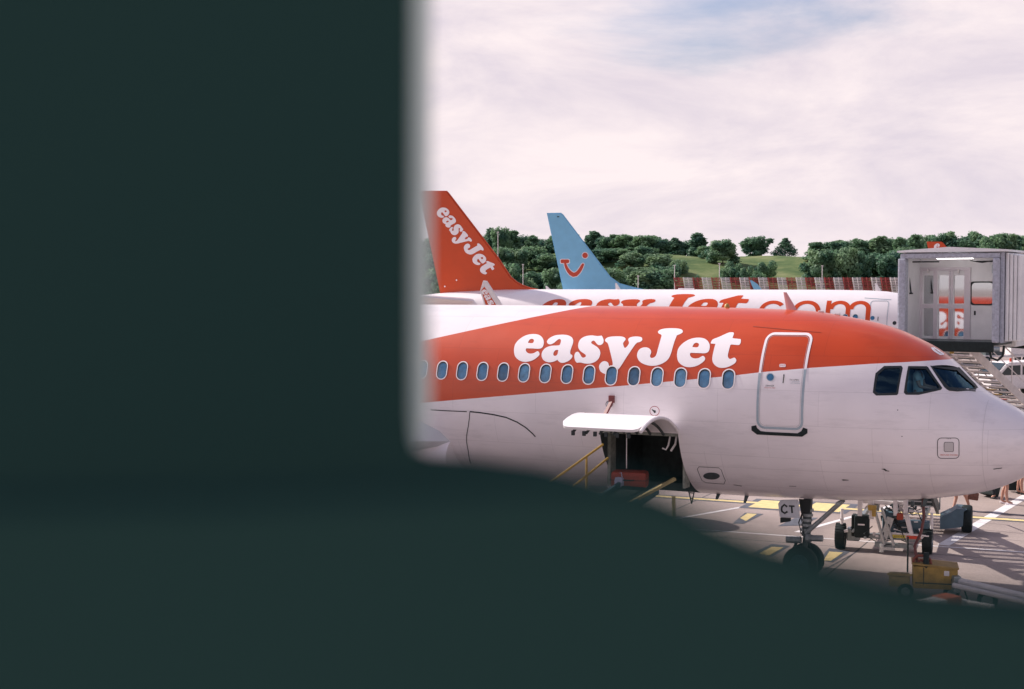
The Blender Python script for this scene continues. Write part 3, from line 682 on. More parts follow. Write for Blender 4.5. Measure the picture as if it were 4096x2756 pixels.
# nose gear
def nose_gear(P, root, detail, lettered=False):
    gx = -5.07
    st = MB().tube((gx, 0, .45), (gx+.05, 0, 1.05), .06).tube((gx+.05, 0, .95), (gx+.10, 0, 1.95), .10)
    st.bar((gx-.02, -.28, .38), (gx-.02, .28, .38), .09)
    s_o = st.build('nose_gear_strut', M_dmetal, root, 30)
    for o in (-.25, .25):
        t_, r_ = MB(), MB(); wheel(t_, r_, (gx, o, .38), .38, .22)
        t_.build('tyre', M_dark, s_o, 30); r_.build('rim', mat('rim_teal', (.06, .12, .14), .4, metal=.5), s_o, 30)
    if not detail: return
    MB().tube((gx+.06, -.10, 1.02), (gx+.85, -.10, 1.78), .045).tube((gx+.06, .10, 1.02), (gx+.85, .10, 1.78), .045).bar((gx+.78, -.16, 1.72), (gx+.78, .16, 1.72), .09, .07).build('drag_brace', M_metal, s_o, 30)
    MB().tube((gx-.34, -.16, .86), (gx-.02, -.16, .88), .075).tube((gx+.12, -.16, .93), (gx+.46, -.16, .95), .07).tube((gx+.10, -.16, .93), (gx+.2, -.16, .935), .095).build('steering_cylinder', M_metal, s_o, 30)
    MB().bar((gx-.10, -.06, .92), (gx-.22, -.05, .62), .06, .05).bar((gx-.22, -.05, .62), (gx-.05, -.04, .45), .05).build('torque_link', M_dmetal, s_o, 30)
    MB().path([(gx+.1, -.12, .9), (gx+.16, -.14, .8), (gx+.2, -.14, .7), (gx+.2, -.13, .55)], .008).path([(gx, -.1, 1.5), (gx-.08, -.13, 1.25), (gx-.02, -.14, 1.0)], .014).path([(gx+.05, -.12, 1.6), (gx-.02, -.15, 1.35), (gx+.04, -.14, 1.02)], .012).build('hydraulic_hose', M_black, s_o, 30)
    for k in range(5): MB().tube((gx+.09-.015*k, -.0, 1.5-.11*k), (gx+.092-.015*k, 0, 1.55-.11*k), .125).build('strut_collar', M_metal, s_o, 30)
    # gear doors
    dd = Crop(2960, 1960, 3.92); w_d = .42
    pl = [P.flat(*p, w_d) for p in dd((600, 215), (640, 155), (910, 148), (940, 440), (625, 425))]
    d_ = plate(P, 'nose_gear_door', pl, w_d, .04, M_gdoor, root, .01)
    dk = [P.flat(*p, .1) for p in dd((925, 140), (1115, 150), (1100, 350), (1070, 368), (960, 362))]
    plate(P, 'nose_gear_door', dk, .1, .05, M_black, root, .01)
    plate(P, 'landing_light', [P.flat(*p, .2) for p in dd((640, 430), (790, 440), (790, 490), (642, 510))], .2, .12, M_black, s_o, .01)
    C_ = [(745, 262), (700, 228), (662, 262), (655, 300), (664, 335), (705, 362), (750, 335)]
    Cp = [Vector(P.flat(*p, w_d)) for p in dd(*C_)]
    T1 = [P.flat(*p, w_d) for p in dd((770, 236), (860, 240), (861, 265), (770, 260))]; T2 = [P.flat(*p, w_d) for p in dd((800, 258), (829, 260), (836, 360), (808, 360))]
    flat_text('door_letters', [band([tuple(p) for p in Cp], .042), [T1], [T2]], lambda a, b: (a, b), w_d+.022, 0, 1, M_black, d_)
M_gdoor = mat('gear_door_grey', (.52, .53, .57), .5, var=.08, vscale=10)
nose_gear(P1, jet1, True)

# ================================================================== PLANE 2 (behind)
TH2 = R(23.5)
P2 = Plane((24.5, 74.85), TH2, cut=3.73, dz=.17)
jet2 = empty('airliner', (24.5, 74.85, .17), -TH2, 'white airliner with orange tail, directly behind the nearest jet', 'airliner', 'airliners parked on the apron')
link('fuselage', hull_mesh(P2, 72, 33.84, False), M_white, jet2, 60)
T1c = Crop(1500, 700, 1.9425)
f2 = [P2.flat(*p, 0) for p in [(1788, 763), (1797, 772)]+T1c((960, 640), (1060, 790), (1105, 828), (1150, 853), (1205, 873), (1265, 886))]
tipTE = P2.flat(1703-28, 763, 0); baseTE = P2.flat(1762, 1173, 0)
sA, zA = P2.flat(*T1c((1265, 886))[0], 0)
fin2 = [tipTE]+f2+[(sA, 5.6), (baseTE[0], 5.3), (baseTE[0], baseTE[1])]
common_parts(P2, jet2, M_orange, fin2, M_orange, wing_ds=-.6, fuse_len=33.84)
W2_ = 13.35; s_e = P2.flat(2166, 1210, 1.4)[0]
def arc_map(u, v): 
    a = .10+v*W2_/2.07
    return (s_e-u*W2_, 3.84+2.08*math.sin(min(a, 1.35)))
s_t = P2.flat(2996, 1210, 1.4)[0]; W2_ = s_e-s_t
print('text2', s_e, s_t)
decal(P2, 'lettering', [[[arc_map(*p) for p in lp] for lp in L] for L in WUV], M_orange, jet2, 1, .006, .3, .06)
decal(P2, 'lettering', [[[arc_map(*p) for p in lp] for lp in L] for L in COM], M_orange, jet2, 1, .007, .3, .06)
# tail lettering, running down the fin
B0 = Vector(P2.flat(1741, 851, .13)); B1 = Vector(P2.flat(1940, 1111, .13)); uu = (B1-B0); Wt = uu.length; uu.normalize(); vv = Vector((uu.y, -uu.x))
if vv.y < 0: vv = -vv
flat_text('lettering', WUV, lambda a, b: tuple(B0+uu*a*Wt+vv*b*Wt*1.22), .125, 0, 1, M_letter, jet2)
for pp in T1c((634, 817), (543, 866)): 
    a, b = P2.flat(*pp, .12); flat_text('tail_light_dot', [[disc(a, b, .05, 8)]], lambda x, y: (x, y), .13, 0, 1, M_letter, jet2)
cabin_windows(P2, jet2, [6.17+.533*k for k in range(26)], 4.45, 1, M_grey)
s5 = P2.flat(3512, 1250, 1.9)[0]; door(P2, jet2, s5, .95, 3.42, 5.38, stripe=.025, lower=M_grey, upper=M_grey)
decal(P2, 'door_window', [[disc(P2.hit(3490, 1272)[0], P2.hit(3490, 1272)[1], .11)]], M_win, jet2, 1, .006)
decal(P2, 'door_handle', [[rrect(P2.hit(3512, 1275)[0], P2.hit(3512, 1275)[1], .04, .22, .015)]], M_black, jet2, 1, .006)
decal(P2, 'rain_gutter', [band([P2.hit(3458, 1192), P2.hit(3565, 1199)], .03)], M_grey, jet2, 1, .006)
decal(P2, 'hull_mark', [[disc(P2.hit(3578, 1292)[0], P2.hit(3578, 1292)[1], .10)]], M_black, jet2, 1, .006)
for px_, h_ in ((3515, .40), (2474, .36), (2195, .20)):
    s_, z_ = P2.flat(px_, 1160, 0); antenna(P2, jet2, s_-.15, P2.H[0](s_), M_wmetal, h_, .32, .26)
for px_ in (2745, 3405): 
    s_, z_ = P2.flat(px_, 1158, 0); MB().box((-s_, 0, P2.H[0](s_)+.03), (.9 if px_ < 3000 else .1, .25 if px_ < 3000 else .1, .08), bev=.03).build('crown_fitting', M_white if px_ < 3000 else M_orange, jet2, 40)
# winglet on the near wing
wp2 = [P2.flat(*p, 16.95) for p in T1c((843, 820), (870, 822), (1050, 1105), (880, 1105), (818, 900))]
wl = plate(P2, 'winglet', wp2, 16.95, .10, M_wmetal, jet2, .02)
rp = [P2.flat(*p, 17.01) for p in T1c((826, 895), (850, 868), (1000, 1100), (885, 1100))]
flat_text('winglet_panel', [[rp]], lambda a, b: (a, b), 17.005, 0, 1, M_orange, wl)
b0 = Vector(P2.flat(*T1c((822, 900))[0], 17.01)); b1 = Vector(P2.flat(*T1c((990, 1205))[0], 17.01)); u3 = b1-b0; w3 = u3.length; u3.normalize(); v3 = Vector((u3.y, -u3.x))
if v3.y < 0: v3 = -v3
flat_text('lettering', WUV[:3], lambda a, b: tuple(b0+u3*(a*w3+.02)+v3*b*w3*1.05), 17.012, 0, 1, M_letter, wl)
P2far = P2.flat(1954, 1200, 16.95); print('winglet s', wp2)
nose_gear(P2, jet2, False)

# ================================================================== PLANE 3 (blue tail)
TH3 = R(14)
P3 = Plane((0, 0), TH3)
# put its fin tip where it stands, 124 m away
tip = atY(2249, 852, 124.0); P3.nose = Vector((tip.x, tip.y))+P3.fwd*34.6
P3.dz = -.35
jet3 = empty('airliner', (P3.nose.x, P3.nose.y, P3.dz), -TH3, 'farther airliner with light blue fin bearing a red smile', 'airliner', 'airliners parked on the apron')
hm = link('fuselage', hull_mesh(P3, 48, 37.57, False), M_skyblue, jet3, 60)
fin3 = [P3.flat(*p, 0) for p in T1c((1335, 295), (1445, 293), (1462, 305), (1830, 790), (1900, 840), (2000, 868), (2100, 890))]
fin3 += [(P3.flat(*T1c((2100, 890))[0], 0)[0], 5.4), (P3.flat(*T1c((1463, 900))[0], 0)[0], 5.3), P3.flat(*T1c((1463, 900))[0], 0)]
common_parts(P3, jet3, M_skyblue, fin3, M_skyblue, wing_ds=0)
SM = Crop(2200, 970, 9.8); fn3 = lambda a, b: P3.flat(a, b, .13)
def stroke(pts, ws):
    Pn = [Vector(p) for p in pts]; A = []; B = []
    for i in range(len(Pn)):
        t = (Pn[min(i+1, len(Pn)-1)]-Pn[max(i-1, 0)]).normalized(); n = Vector((-t.y, t.x))*ws[i]/2; A.append(tuple(Pn[i]+n)); B.append(tuple(Pn[i]-n))
    return A+B[::-1]
arc = [(590, 800), (615, 900), (660, 1010), (725, 1115), (815, 1210), (915, 1265), (1020, 1245), (1115, 1160), (1200, 1040), (1255, 930), (1290, 860)]
def smile(grow, m, w, nm):
    L = [[stroke(arc, [k+grow for k in (85, 100, 115, 135, 160, 175, 165, 145, 130, 115, 90)])], [rrect(585, 738, 340+grow, 145+grow, 60)], [disc(1375, 505, 108+grow/2, 24)], [disc(1288, 865, 48+grow/2, 16)]]
    L = [[SM(*lp) for lp in l] for l in L]
    for i, l in enumerate(L): flat_text(nm, [l], fn3, w+i*.0015, 0, 1, m, jet3)
smile(50, M_letter, .122, 'smile_emblem'); smile(0, M_smile, .134, 'smile_emblem')
rg_ = [P3.flat(*p, .13) for p in T1c((1414, 320), (1432, 320), (1430, 328), (1416, 328))]; flat_text('tail_registration', [[rg_]], lambda a, b: (a, b), .125, 0, 1, M_black, jet3)
# its near winglet, blue, showing above the plane in front
sw, zw_ = P3.flat(3030, 1156, 16.95)
print('w3', sw, zw_)
wpoly = [P3.flat(*p, 16.95) for p in ((2999, 1121), (3008, 1122), (3030, 1136), (3050, 1162), (3056, 1240), (3022, 1240), (3016, 1160))]
plate(P3, 'winglet', wpoly, 16.95, .12, M_skyblue, jet3, .02)

# ================================================================== PLANE 4 (only the tail tip shows)
tip = atY(3768, 967, 184.0)
jet4 = empty('airliner', (0, 0, 0), -R(23.5), 'farthest airliner, only its orange fin tip above the boarding bridge', 'airliner', 'airliners parked on the apron')
fw = Vector((math.cos(TH2), -math.sin(TH2)))
s_tip = f2[0][0]; z_tip = f2[0][1]
jet4.location = (tip.x+fw.x*s_tip, tip.y+fw.y*s_tip, tip.z-z_tip)
for k in jet2.children:
    if k.name.split('.')[0] in ('fuselage', 'wing', 'fin', 'tailplane', 'engine') or (k.name.split('.')[0] == 'lettering' and len(k.data.vertices) < 1500):
        q_ = k.copy(); col.objects.link(q_); q_.parent = jet4
P4 = Plane((jet4.location.x, jet4.location.y), TH2, dz=jet4.location.z)
flat_text('fin_letter', [[[(3736+x*22/118.5*1.05, 998-(v)*0-(1447.5-y)*24/111) for x, y, v in [(a-2056.6, b, 0) for a, b in lp]] for lp in WORD[0]]], lambda a, b: P4.flat(a, b, .12), .13, 0, 1, M_letter, jet4)

# ================================================================== APRON
def gobj(name, m, parent=None): pass
apron = MB()
bmesh.ops.create_grid(apron.bm, x_segments=2, y_segments=2, size=1, matrix=Matrix.Translation((60, 300, 0)) @ Matrix.Diagonal((1500, 1300, 1, 1)))
M_con = bpy.data.materials.new('concrete'); M_con.use_nodes = True
nt = M_con.node_tree; N = nt.nodes; Lk = nt.links; b = N['Principled BSDF']; b.inputs['Roughness'].default_value = .85; b.inputs['Specular IOR Level'].default_value = .25
tc = N.new('ShaderNodeTexCoord'); mp = N.new('ShaderNodeMapping'); mp.inputs['Rotation'].default_value = (0, 0, R(JOINT_ROT)) if 'JOINT_ROT' in globals() else (0, 0, R(25)); mp.inputs['Location'].default_value = (1.0, .9, 0)
Lk.new(tc.outputs['Object'], mp.inputs[0])
bt = N.new('ShaderNodeTexBrick'); bt.offset = 0; bt.inputs['Scale'].default_value = 1; bt.inputs['Brick Width'].default_value = 6; bt.inputs['Row Height'].default_value = 6
bt.inputs['Mortar Size'].default_value = .022; bt.inputs['Mortar Smooth'].default_value = .2; bt.inputs['Bias'].default_value = 0
bt.inputs['Color1'].default_value = (.36, .29, .265, 1); bt.inputs['Color2'].default_value = (.41, .335, .31, 1); bt.inputs['Mortar'].default_value = (.09, .085, .085, 1)
Lk.new(mp.outputs[0], bt.inputs['Vector'])
n1 = N.new('ShaderNodeTexNoise'); n1.inputs['Scale'].default_value = .35; n1.inputs['Detail'].default_value = 8; n1.inputs['Roughness'].default_value = .65; Lk.new(tc.outputs['Object'], n1.inputs[0])
n2 = N.new('ShaderNodeTexNoise'); n2.inputs['Scale'].default_value = 14; n2.inputs['Detail'].default_value = 4; Lk.new(tc.outputs['Object'], n2.inputs[0])
m1 = N.new('ShaderNodeMapRange'); m1.inputs['From Min'].default_value = .3; m1.inputs['From Max'].default_value = .7; m1.inputs['To Min'].default_value = .70; m1.inputs['To Max'].default_value = 1.10; Lk.new(n1.outputs['Fac'], m1.inputs[0])
m2 = N.new('ShaderNodeMapRange'); m2.inputs['From Min'].default_value = .3; m2.inputs['From Max'].default_value = .7; m2.inputs['To Min'].default_value = .90; m2.inputs['To Max'].default_value = 1.08; Lk.new(n2.outputs['Fac'], m2.inputs[0])
mm = N.new('ShaderNodeMath'); mm.operation = 'MULTIPLY'; Lk.new(m1.outputs[0], mm.inputs[0]); Lk.new(m2.outputs[0], mm.inputs[1])
sc = N.new('ShaderNodeVectorMath'); sc.operation = 'SCALE'; Lk.new(bt.outputs['Color'], sc.inputs[0]); Lk.new(mm.outputs[0], sc.inputs['Scale']); Lk.new(sc.outputs[0], b.inputs['Base Color'])
tag(apron.build('apron', M_con), kind='structure')
K5 = Crop(2900, 1950, 1.949); K2 = Crop(2960, 1960, 3.92); K3 = Crop(3260, 1980, 4.317); K4 = Crop(3560, 2180, 4.349); K55 = Crop(3760, 1900, 6.533)
def paint(name, polys, z, m):
    mb = MB()
    for p in polys:
        mb.bm.faces.new([mb.bm.verts.new(Vector((q.x, q.y, z))) for q in p])
    o = mb.build(name, m); tag(o, kind='structure')
    for f in o.data.polygons:
        pass
    if o.data.polygons[0].normal.z < 0: o.data.flip_normals()
    return o
def gp(cr, *pts): return [ground(*p) for p in cr(*pts)]
def strip(a, b, w):
    a, b = Vector(a), Vector(b); t = (b-a).normalized(); n = Vector((-t.y, t.x, 0))*w/2; return [a+n, b+n, b-n, a-n]
def gl(cr, p, q, w, e0=0, e1=0):
    a, b = gp(cr, p, q); t = (b-a).normalized(); return strip(a-t*e0, b+t*e1, w)
# long yellow taxi line with black edges
ya, yb = gp(K2, (0, 185), (1803, 305)); yt = (yb-ya).normalized()
L0, L1 = ya-yt*60, yb+yt*60
paint('taxiway_marking', [strip(L0, L1, .62)], .004, M_bkline)
paint('taxiway_line', [strip(L0, L1, .30)], .008, M_ylline)
yn = Vector((-yt.y, yt.x, 0))
def block(center, wl, ww, bd):
    c_ = Vector(center); a = c_-yt*wl/2; b_ = c_+yt*wl/2
    return strip(a-yt*bd, b_+yt*bd, ww+2*bd), strip(a, b_, ww)
cents = [gp(K2, (500, 232))[0], gp(K2, (1370, 275))[0]]
bl = [block(q, 1.0, 1.5, .22) for q in cents]
paint('stand_marking_edge', [x[0] for x in bl], .006, M_bkline); paint('stand_marking', [x[1] for x in bl], .010, M_ylline)
blk = [((0, 445), (112, 372), (265, 380), (95, 490)), ((300, 1000), (500, 895), (680, 905), (450, 1035)), ((1310, 1110), (1400, 970), (1615, 985), (1425, 1115)), ((965, 470), (985, 425), (1110, 432), (1060, 475))]
edge = [((-120, 530), (80, 358), (370, 378), (60, 530)), ((180, 1000), (500, 848), (790, 880), (500, 1050)), ((1230, 1090), (1400, 915), (1740, 960), (1450, 1140)), ((590, 570), (900, 420), (1225, 440), (960, 560))]
paint('stand_marking_edge', [gp(K2, *p) for p in edge], .006, M_bkline); paint('stand_marking', [gp(K2, *p) for p in blk], .010, M_ylline)
paint('white_line', [gl(K2, (0, 275), (180, 243), .14, 6), gl(K5, (645, 325), (1020, 220), .16, .6, 3.0), gl(K5, (0, 343), (800, 400), .10, 8), gl(K5, (800, 400), (2331, 505), .10, 0, 12), gl(K5, (1720, 440), (2010, 265), .30, .2), gl(K5, (2010, 265), (2331, 75), .30, -.02, 14)], .005, M_whline)
paint('black_line_marking', [gl(K55, (750, 945), (2195, 1055), .16, 0, 10), gl(K55, (760, 1120), (2150, 1230), .10, 0, 10), gl(K2, (1380, 1222), (1803, 985), .03, .3, .4)], .007, M_bkline)
# stand centre lines seen farther off, between the parked jets
paint('white_line', [strip((-60, 52, 0), (120, 44, 0), .2), strip((-60, 98, 0), (160, 90, 0), .2), strip((22, 60, 0), (60, 95, 0), .15)], .006, M_whline)

# ================================================================== BANK, TREES, FENCE, MASTS
M_grass = bpy.data.materials.new('bank_grass'); M_grass.use_nodes = True
nt = M_grass.node_tree; N = nt.nodes; Lk = nt.links; b = N['Principled BSDF']; b.inputs['Roughness'].default_value = .9; b.inputs['Specular IOR Level'].default_value = .1
tc = N.new('ShaderNodeTexCoord'); n1 = N.new('ShaderNodeTexNoise'); n1.inputs['Scale'].default_value = .16; n1.inputs['Detail'].default_value = 10; n1.inputs['Roughness'].default_value = .7; Lk.new(tc.outputs['Object'], n1.inputs[0])
cr = N.new('ShaderNodeValToRGB'); Lk.new(n1.outputs['Fac'], cr.inputs[0]); cr.color_ramp.elements[0].position = .32; cr.color_ramp.elements[0].color = (.040, .085, .035, 1); cr.color_ramp.elements[1].position = .72; cr.color_ramp.elements[1].color = (.24, .25, .12, 1)
e = cr.color_ramp.elements.new(.5); e.color = (.11, .155, .06, 1)
Lk.new(cr.outputs[0], b.inputs['Base Color'])
def bank_z(x, y):
    t = min(max((y-205)/75, 0), 1); t = t*t*(3-2*t)
    top = 11.6+1.0*math.sin(x*.045+1.0)+.5*math.sin(x*.13)
    fall = min(max((y-300)/80, 0), 1)
    left = min(max((x+30)/60, 0), 1); top = top*(.78+.22*left)
    lowr = 2.2*math.sin(x*.03)*math.exp(-((y-235)/18)**2)*.3
    return -.3+(top+.3)*t*(1-.6*fall)+lowr+.25*math.sin(x*.31+y*.2)*t
bk = MB(); nx, ny = 120, 60; gx_ = [[None]*(ny+1) for _ in range(nx+1)]
for i in range(nx+1):
    for j in range(ny+1):
        x = -160+i*(480/nx); y = 195+j*(260/ny); gx_[i][j] = bk.bm.verts.new((x, y, bank_z(x, y)))
for i in range(nx):
    for j in range(ny): bk.bm.faces.new((gx_[i][j], gx_[i+1][j], gx_[i+1][j+1], gx_[i][j+1]))
tag(bk.build('grass_bank', M_grass, None, 60), kind='structure')

M_leaf = []
for i, (c0, c1) in enumerate((((.035, .120, .090), (.28, .43, .22)), ((.027, .100, .085), (.20, .34, .19)), ((.05, .145, .10), (.34, .47, .25)))):
    m = bpy.data.materials.new('leaf_%s' % ('mid', 'dark', 'pale')[i]); m.use_nodes = True; nt = m.node_tree; N = nt.nodes; Lk = nt.links
    b = N['Principled BSDF']; b.inputs['Roughness'].default_value = .6; b.inputs['Specular IOR Level'].default_value = .3
    tc = N.new('ShaderNodeTexCoord'); n1 = N.new('ShaderNodeTexNoise'); n1.inputs['Scale'].default_value = .9; n1.inputs['Detail'].default_value = 4; Lk.new(tc.outputs['Object'], n1.inputs[0])
    cr = N.new('ShaderNodeValToRGB'); cr.color_ramp.elements[0].position = .35; cr.color_ramp.elements[1].position = .65; cr.color_ramp.elements[0].color = (*c0, 1); cr.color_ramp.elements[1].color = (*c1, 1)
    Lk.new(n1.outputs['Fac'], cr.inputs[0]); Lk.new(cr.outputs[0], b.inputs['Base Color'])
    tr = N.new('ShaderNodeBsdfTranslucent'); Lk.new(cr.outputs[0], tr.inputs[0]); mx = N.new('ShaderNodeMixShader'); mx.inputs[0].default_value = .45
    Lk.new(b.outputs[0], mx.inputs[1]); Lk.new(tr.outputs[0], mx.inputs[2]); Lk.new(mx.outputs[0], N['Material Output'].inputs[0]); M_leaf.append(m)
M_bark = mat('bark', (.10, .08, .06), .9, var=.3, vscale=4)
def crown_mesh(kind, seed):
    rnd = random.Random(seed); V = []; F = []
    if kind == 'round': blobs = [(0, 0, .62, .33)]+[(rnd.uniform(-.34, .34), rnd.uniform(-.3, .3), rnd.uniform(.10, .86), rnd.uniform(.10, .2)) for _ in range(22)]
    elif kind == 'tall': blobs = [(rnd.uniform(-.16, .16)*(1.2-h), rnd.uniform(-.16, .16)*(1.2-h), h, rnd.uniform(.10, .17)*(1.25-h*.6)) for h in np.linspace(.06, .93, 22)]
    elif kind == 'conifer': blobs = [(math.cos(a*2.4)*(1-h)*.30, math.sin(a*2.4)*(1-h)*.30, h, .05+.13*(1-h)) for a, h in enumerate(np.linspace(.12, .97, 26))]
    else: blobs = [(rnd.uniform(-.45, .45), rnd.uniform(-.4, .4), rnd.uniform(.15, .6), rnd.uniform(.16, .28)) for _ in range(14)]
    for bx, by, bz, br in blobs:
        nn = int(60+5200*br*br)
        for _ in range(nn):
            d = Vector((rnd.gauss(0, 1), rnd.gauss(0, 1), rnd.gauss(0, 1))).normalized(); rr = br*(rnd.random()**.35)*rnd.uniform(.85, 1.18)
            p = Vector((bx, by, bz))+d*rr
            if p.z < .03: continue
            sz = rnd.uniform(.012, .034)*(1.3 if kind != 'conifer' else .8)
            n = (d+Vector((rnd.uniform(-1, 1), rnd.uniform(-1, 1), rnd.uniform(-.6, 1)))*.9).normalized(); q = n.to_track_quat('Z', 'Y').to_matrix() @ Matrix.Rotation(rnd.uniform(0, 6.28), 3, 'Z')
            k = len(V)
            for a, b_ in ((-1, -.6), (1, -.7), (.8, .8), (-.7, .6)): V.append(p+q @ Vector((a*sz, b_*sz, rnd.uniform(-.3, .3)*sz)))
            F.append((k, k+1, k+2, k+3))
    me = bpy.data.meshes.new('crown'); me.from_pydata(V, [], F); return me
def trunk_mesh(seed, h=.7):
    rnd = random.Random(seed); mb = MB(); mb.tube((0, 0, -.06), (rnd.uniform(-.02, .02), 0, h), .03, .010, 7)
    for k in range(5):
        a = rnd.uniform(0, 6.28); z = rnd.uniform(.25, .55); mb.tube((0, 0, z), (math.cos(a)*.22, math.sin(a)*.22, z+.18), .013, .004, 5)
    bmesh.ops.recalc_face_normals(mb.bm, faces=mb.bm.faces); me = bpy.data.meshes.new('trunk'); mb.bm.to_mesh(me); mb.bm.free(); me.materials.append(M_bark); return me
VAR = {}
for kind, n in (('round', 5), ('tall', 4), ('conifer', 2), ('bush', 4)):
    VAR[kind] = []
    for i in range(n):
        cmesh = crown_mesh(kind, hash((kind == 'round', i*7+len(kind))) % 9999); cmesh.materials.append(M_leaf[(i+(kind == 'conifer')) % 3 if kind != 'conifer' else 1])
        VAR[kind].append((cmesh, trunk_mesh(i*3+len(kind), .45 if kind == 'bush' else .75)))
def tree(px_, py_top, Y, kind, wpx, label, group=None, vi=None, base=None):
    """a tree standing on the bank at depth Y, its top where the eye meets py_top"""
    top = atY(px_, py_top, Y); zb = bank_z(top.x, Y) if base is None else base
    h = max(1.2, top.z-zb); w = wpx*Y/FPX
    nm = {'round': 'broadleaf_tree', 'tall': 'broadleaf_tree', 'conifer': 'conifer_tree', 'bush': 'bush'}[kind]
    v = VAR[kind][vi if vi is not None else random.randrange(len(VAR[kind]))]
    r = empty(nm, (top.x, Y, zb), random.uniform(0, 6.28), label, 'bush' if kind == 'bush' else 'tree', group)
    kw = {'round': .82, 'tall': .50, 'conifer': .62, 'bush': 1.1}[kind]
    for nme, mm in (('crown', v[0]), ('trunk', v[1])):
        o = bpy.data.objects.new(nme, mm); col.objects.link(o); o.parent = r; o.scale = (w/kw, w/kw, h) if nme == 'crown' else (h*.9, h*.9, h)
    return r
K = 4096/2330
rt = random.Random(11)
# left wood: behind and between the two fins
top_l = [(960, 545), (1100, 530), (1150, 521), (1200, 531), (1250, 530), (1330, 536), (1380, 521), (1430, 545), (1480, 541)]
def tops(x, L): return float(np.interp(x, [a for a, b in L], [b for a, b in L]))
for i, x in enumerate(np.linspace(955, 1490, 24)):
    tree(x*K, (tops(x, top_l)+rt.uniform(-8, 12))*K, 285+rt.uniform(-6, 8), 'tall' if i % 2 else 'round', rt.uniform(75, 115), 'tall dark tree in the back row of the wood behind the two fins', 'trees in the wood behind the fins')
for i, x in enumerate(np.linspace(950, 1500, 18)):
    tree(x*K, (rt.uniform(558, 585))*K, 255+rt.uniform(-6, 8), 'round', rt.uniform(95, 140), 'rounded tree in the middle row of the wood behind the two fins', 'middle trees in the wood behind the fins')
for i, x in enumerate(np.linspace(960, 1500, 15)):
    tree(x*K, rt.uniform(592, 620)*K, 232+rt.uniform(-6, 6), 'bush' if i % 3 == 0 else 'round', rt.uniform(110, 160), 'low leafy tree at the foot of the wood behind the two fins', 'front trees in the wood behind the fins')
# trees right of the blue fin, over the striped fence
spec = [(1500, 540, 280, 'round', 95, 620), (1535, 541, 284, 'tall', 80, 0), (1590, 530, 286, 'tall', 105, 0), (1560, 545, 290, 'round', 90, 0), (1645, 545, 262, 'round', 120, 0), (1608, 560, 270, 'round', 80, 0)]
lab = ['broad dark tree just right of the blue fin on the bank top', 'slim tree second to the right of the blue fin on the bank top', 'tallest pale green tree left of the grass gap', 'rounded tree half hidden by the tallest tree left of the grass gap', 'dark domed tree at the left edge of the open grass slope', 'small tree between the pale tall tree and the dark domed tree']
for sp, lb in zip(spec, lab): tree(sp[0]*K, sp[1]*K, sp[2], sp[3], sp[4], lb)
tree(1718*K, 536*K, 292, 'round', 115, 'dark bushy tree alone on the skyline, left of the spiky one', vi=1)
tree(1787*K, 542*K, 292, 'conifer', 100, 'spiky dark conifer alone on the skyline above the grass slope', vi=0)
bs = [(1520, 590, 240, 95, 'broad bush left of the grass slope above the striped fence'), (1490, 600, 238, 90, 'bush right of the blue fin and below the dark tree'), (1660, 586, 246, 85, 'dark bush on the grass slope under the domed tree'), (1695, 596, 243, 60, 'low bush in the middle of the grass slope'), (1742, 584, 247, 80, 'rounded bush at the lower middle of the open grass slope'), (1725, 605, 240, 70, 'flat shrub at the foot of the rounded slope bush'), (1575, 615, 232, 50, 'tiny bush on the grass beside the striped fence end'), (1545, 580, 250, 80, 'bush behind the broad bush left of the grass slope')]
for x, y, Y, w, lb in bs: tree(x*K, y*K, Y, 'bush', w, lb)
# right clump and the wood behind the bridge
for i, x in enumerate(np.linspace(1856, 2050, 9)):
    tree(x*K, (545-8*(x-1856)/194+rt.uniform(-4, 7))*K, 268+rt.uniform(-8, 8), 'round' if i % 2 else 'tall', rt.uniform(85, 120), 'tree in the back of the clump left of the boarding bridge', 'trees in the clump left of the boarding bridge')
for i, x in enumerate(np.linspace(1868, 2045, 7)):
    tree(x*K, rt.uniform(558, 575)*K, 245+rt.uniform(-5, 5), 'round', rt.uniform(95, 130), 'leafy tree in the front of the clump left of the boarding bridge', 'front trees of the clump left of the boarding bridge')
for i, x in enumerate(np.linspace(2062, 2350, 16)):
    tree(x*K, (532+rt.uniform(-5, 8))*K, 272+rt.uniform(-8, 8), 'tall' if i % 2 else 'round', rt.uniform(90, 130), 'dark tree in the row rising behind the boarding bridge roof', 'trees behind the boarding bridge')
for i, x in enumerate(np.linspace(2062, 2350, 11)):
    tree(x*K, rt.uniform(560, 575)*K, 250, 'round', rt.uniform(90, 115), 'lower tree in front of the row behind the boarding bridge', 'lower trees behind the boarding bridge')

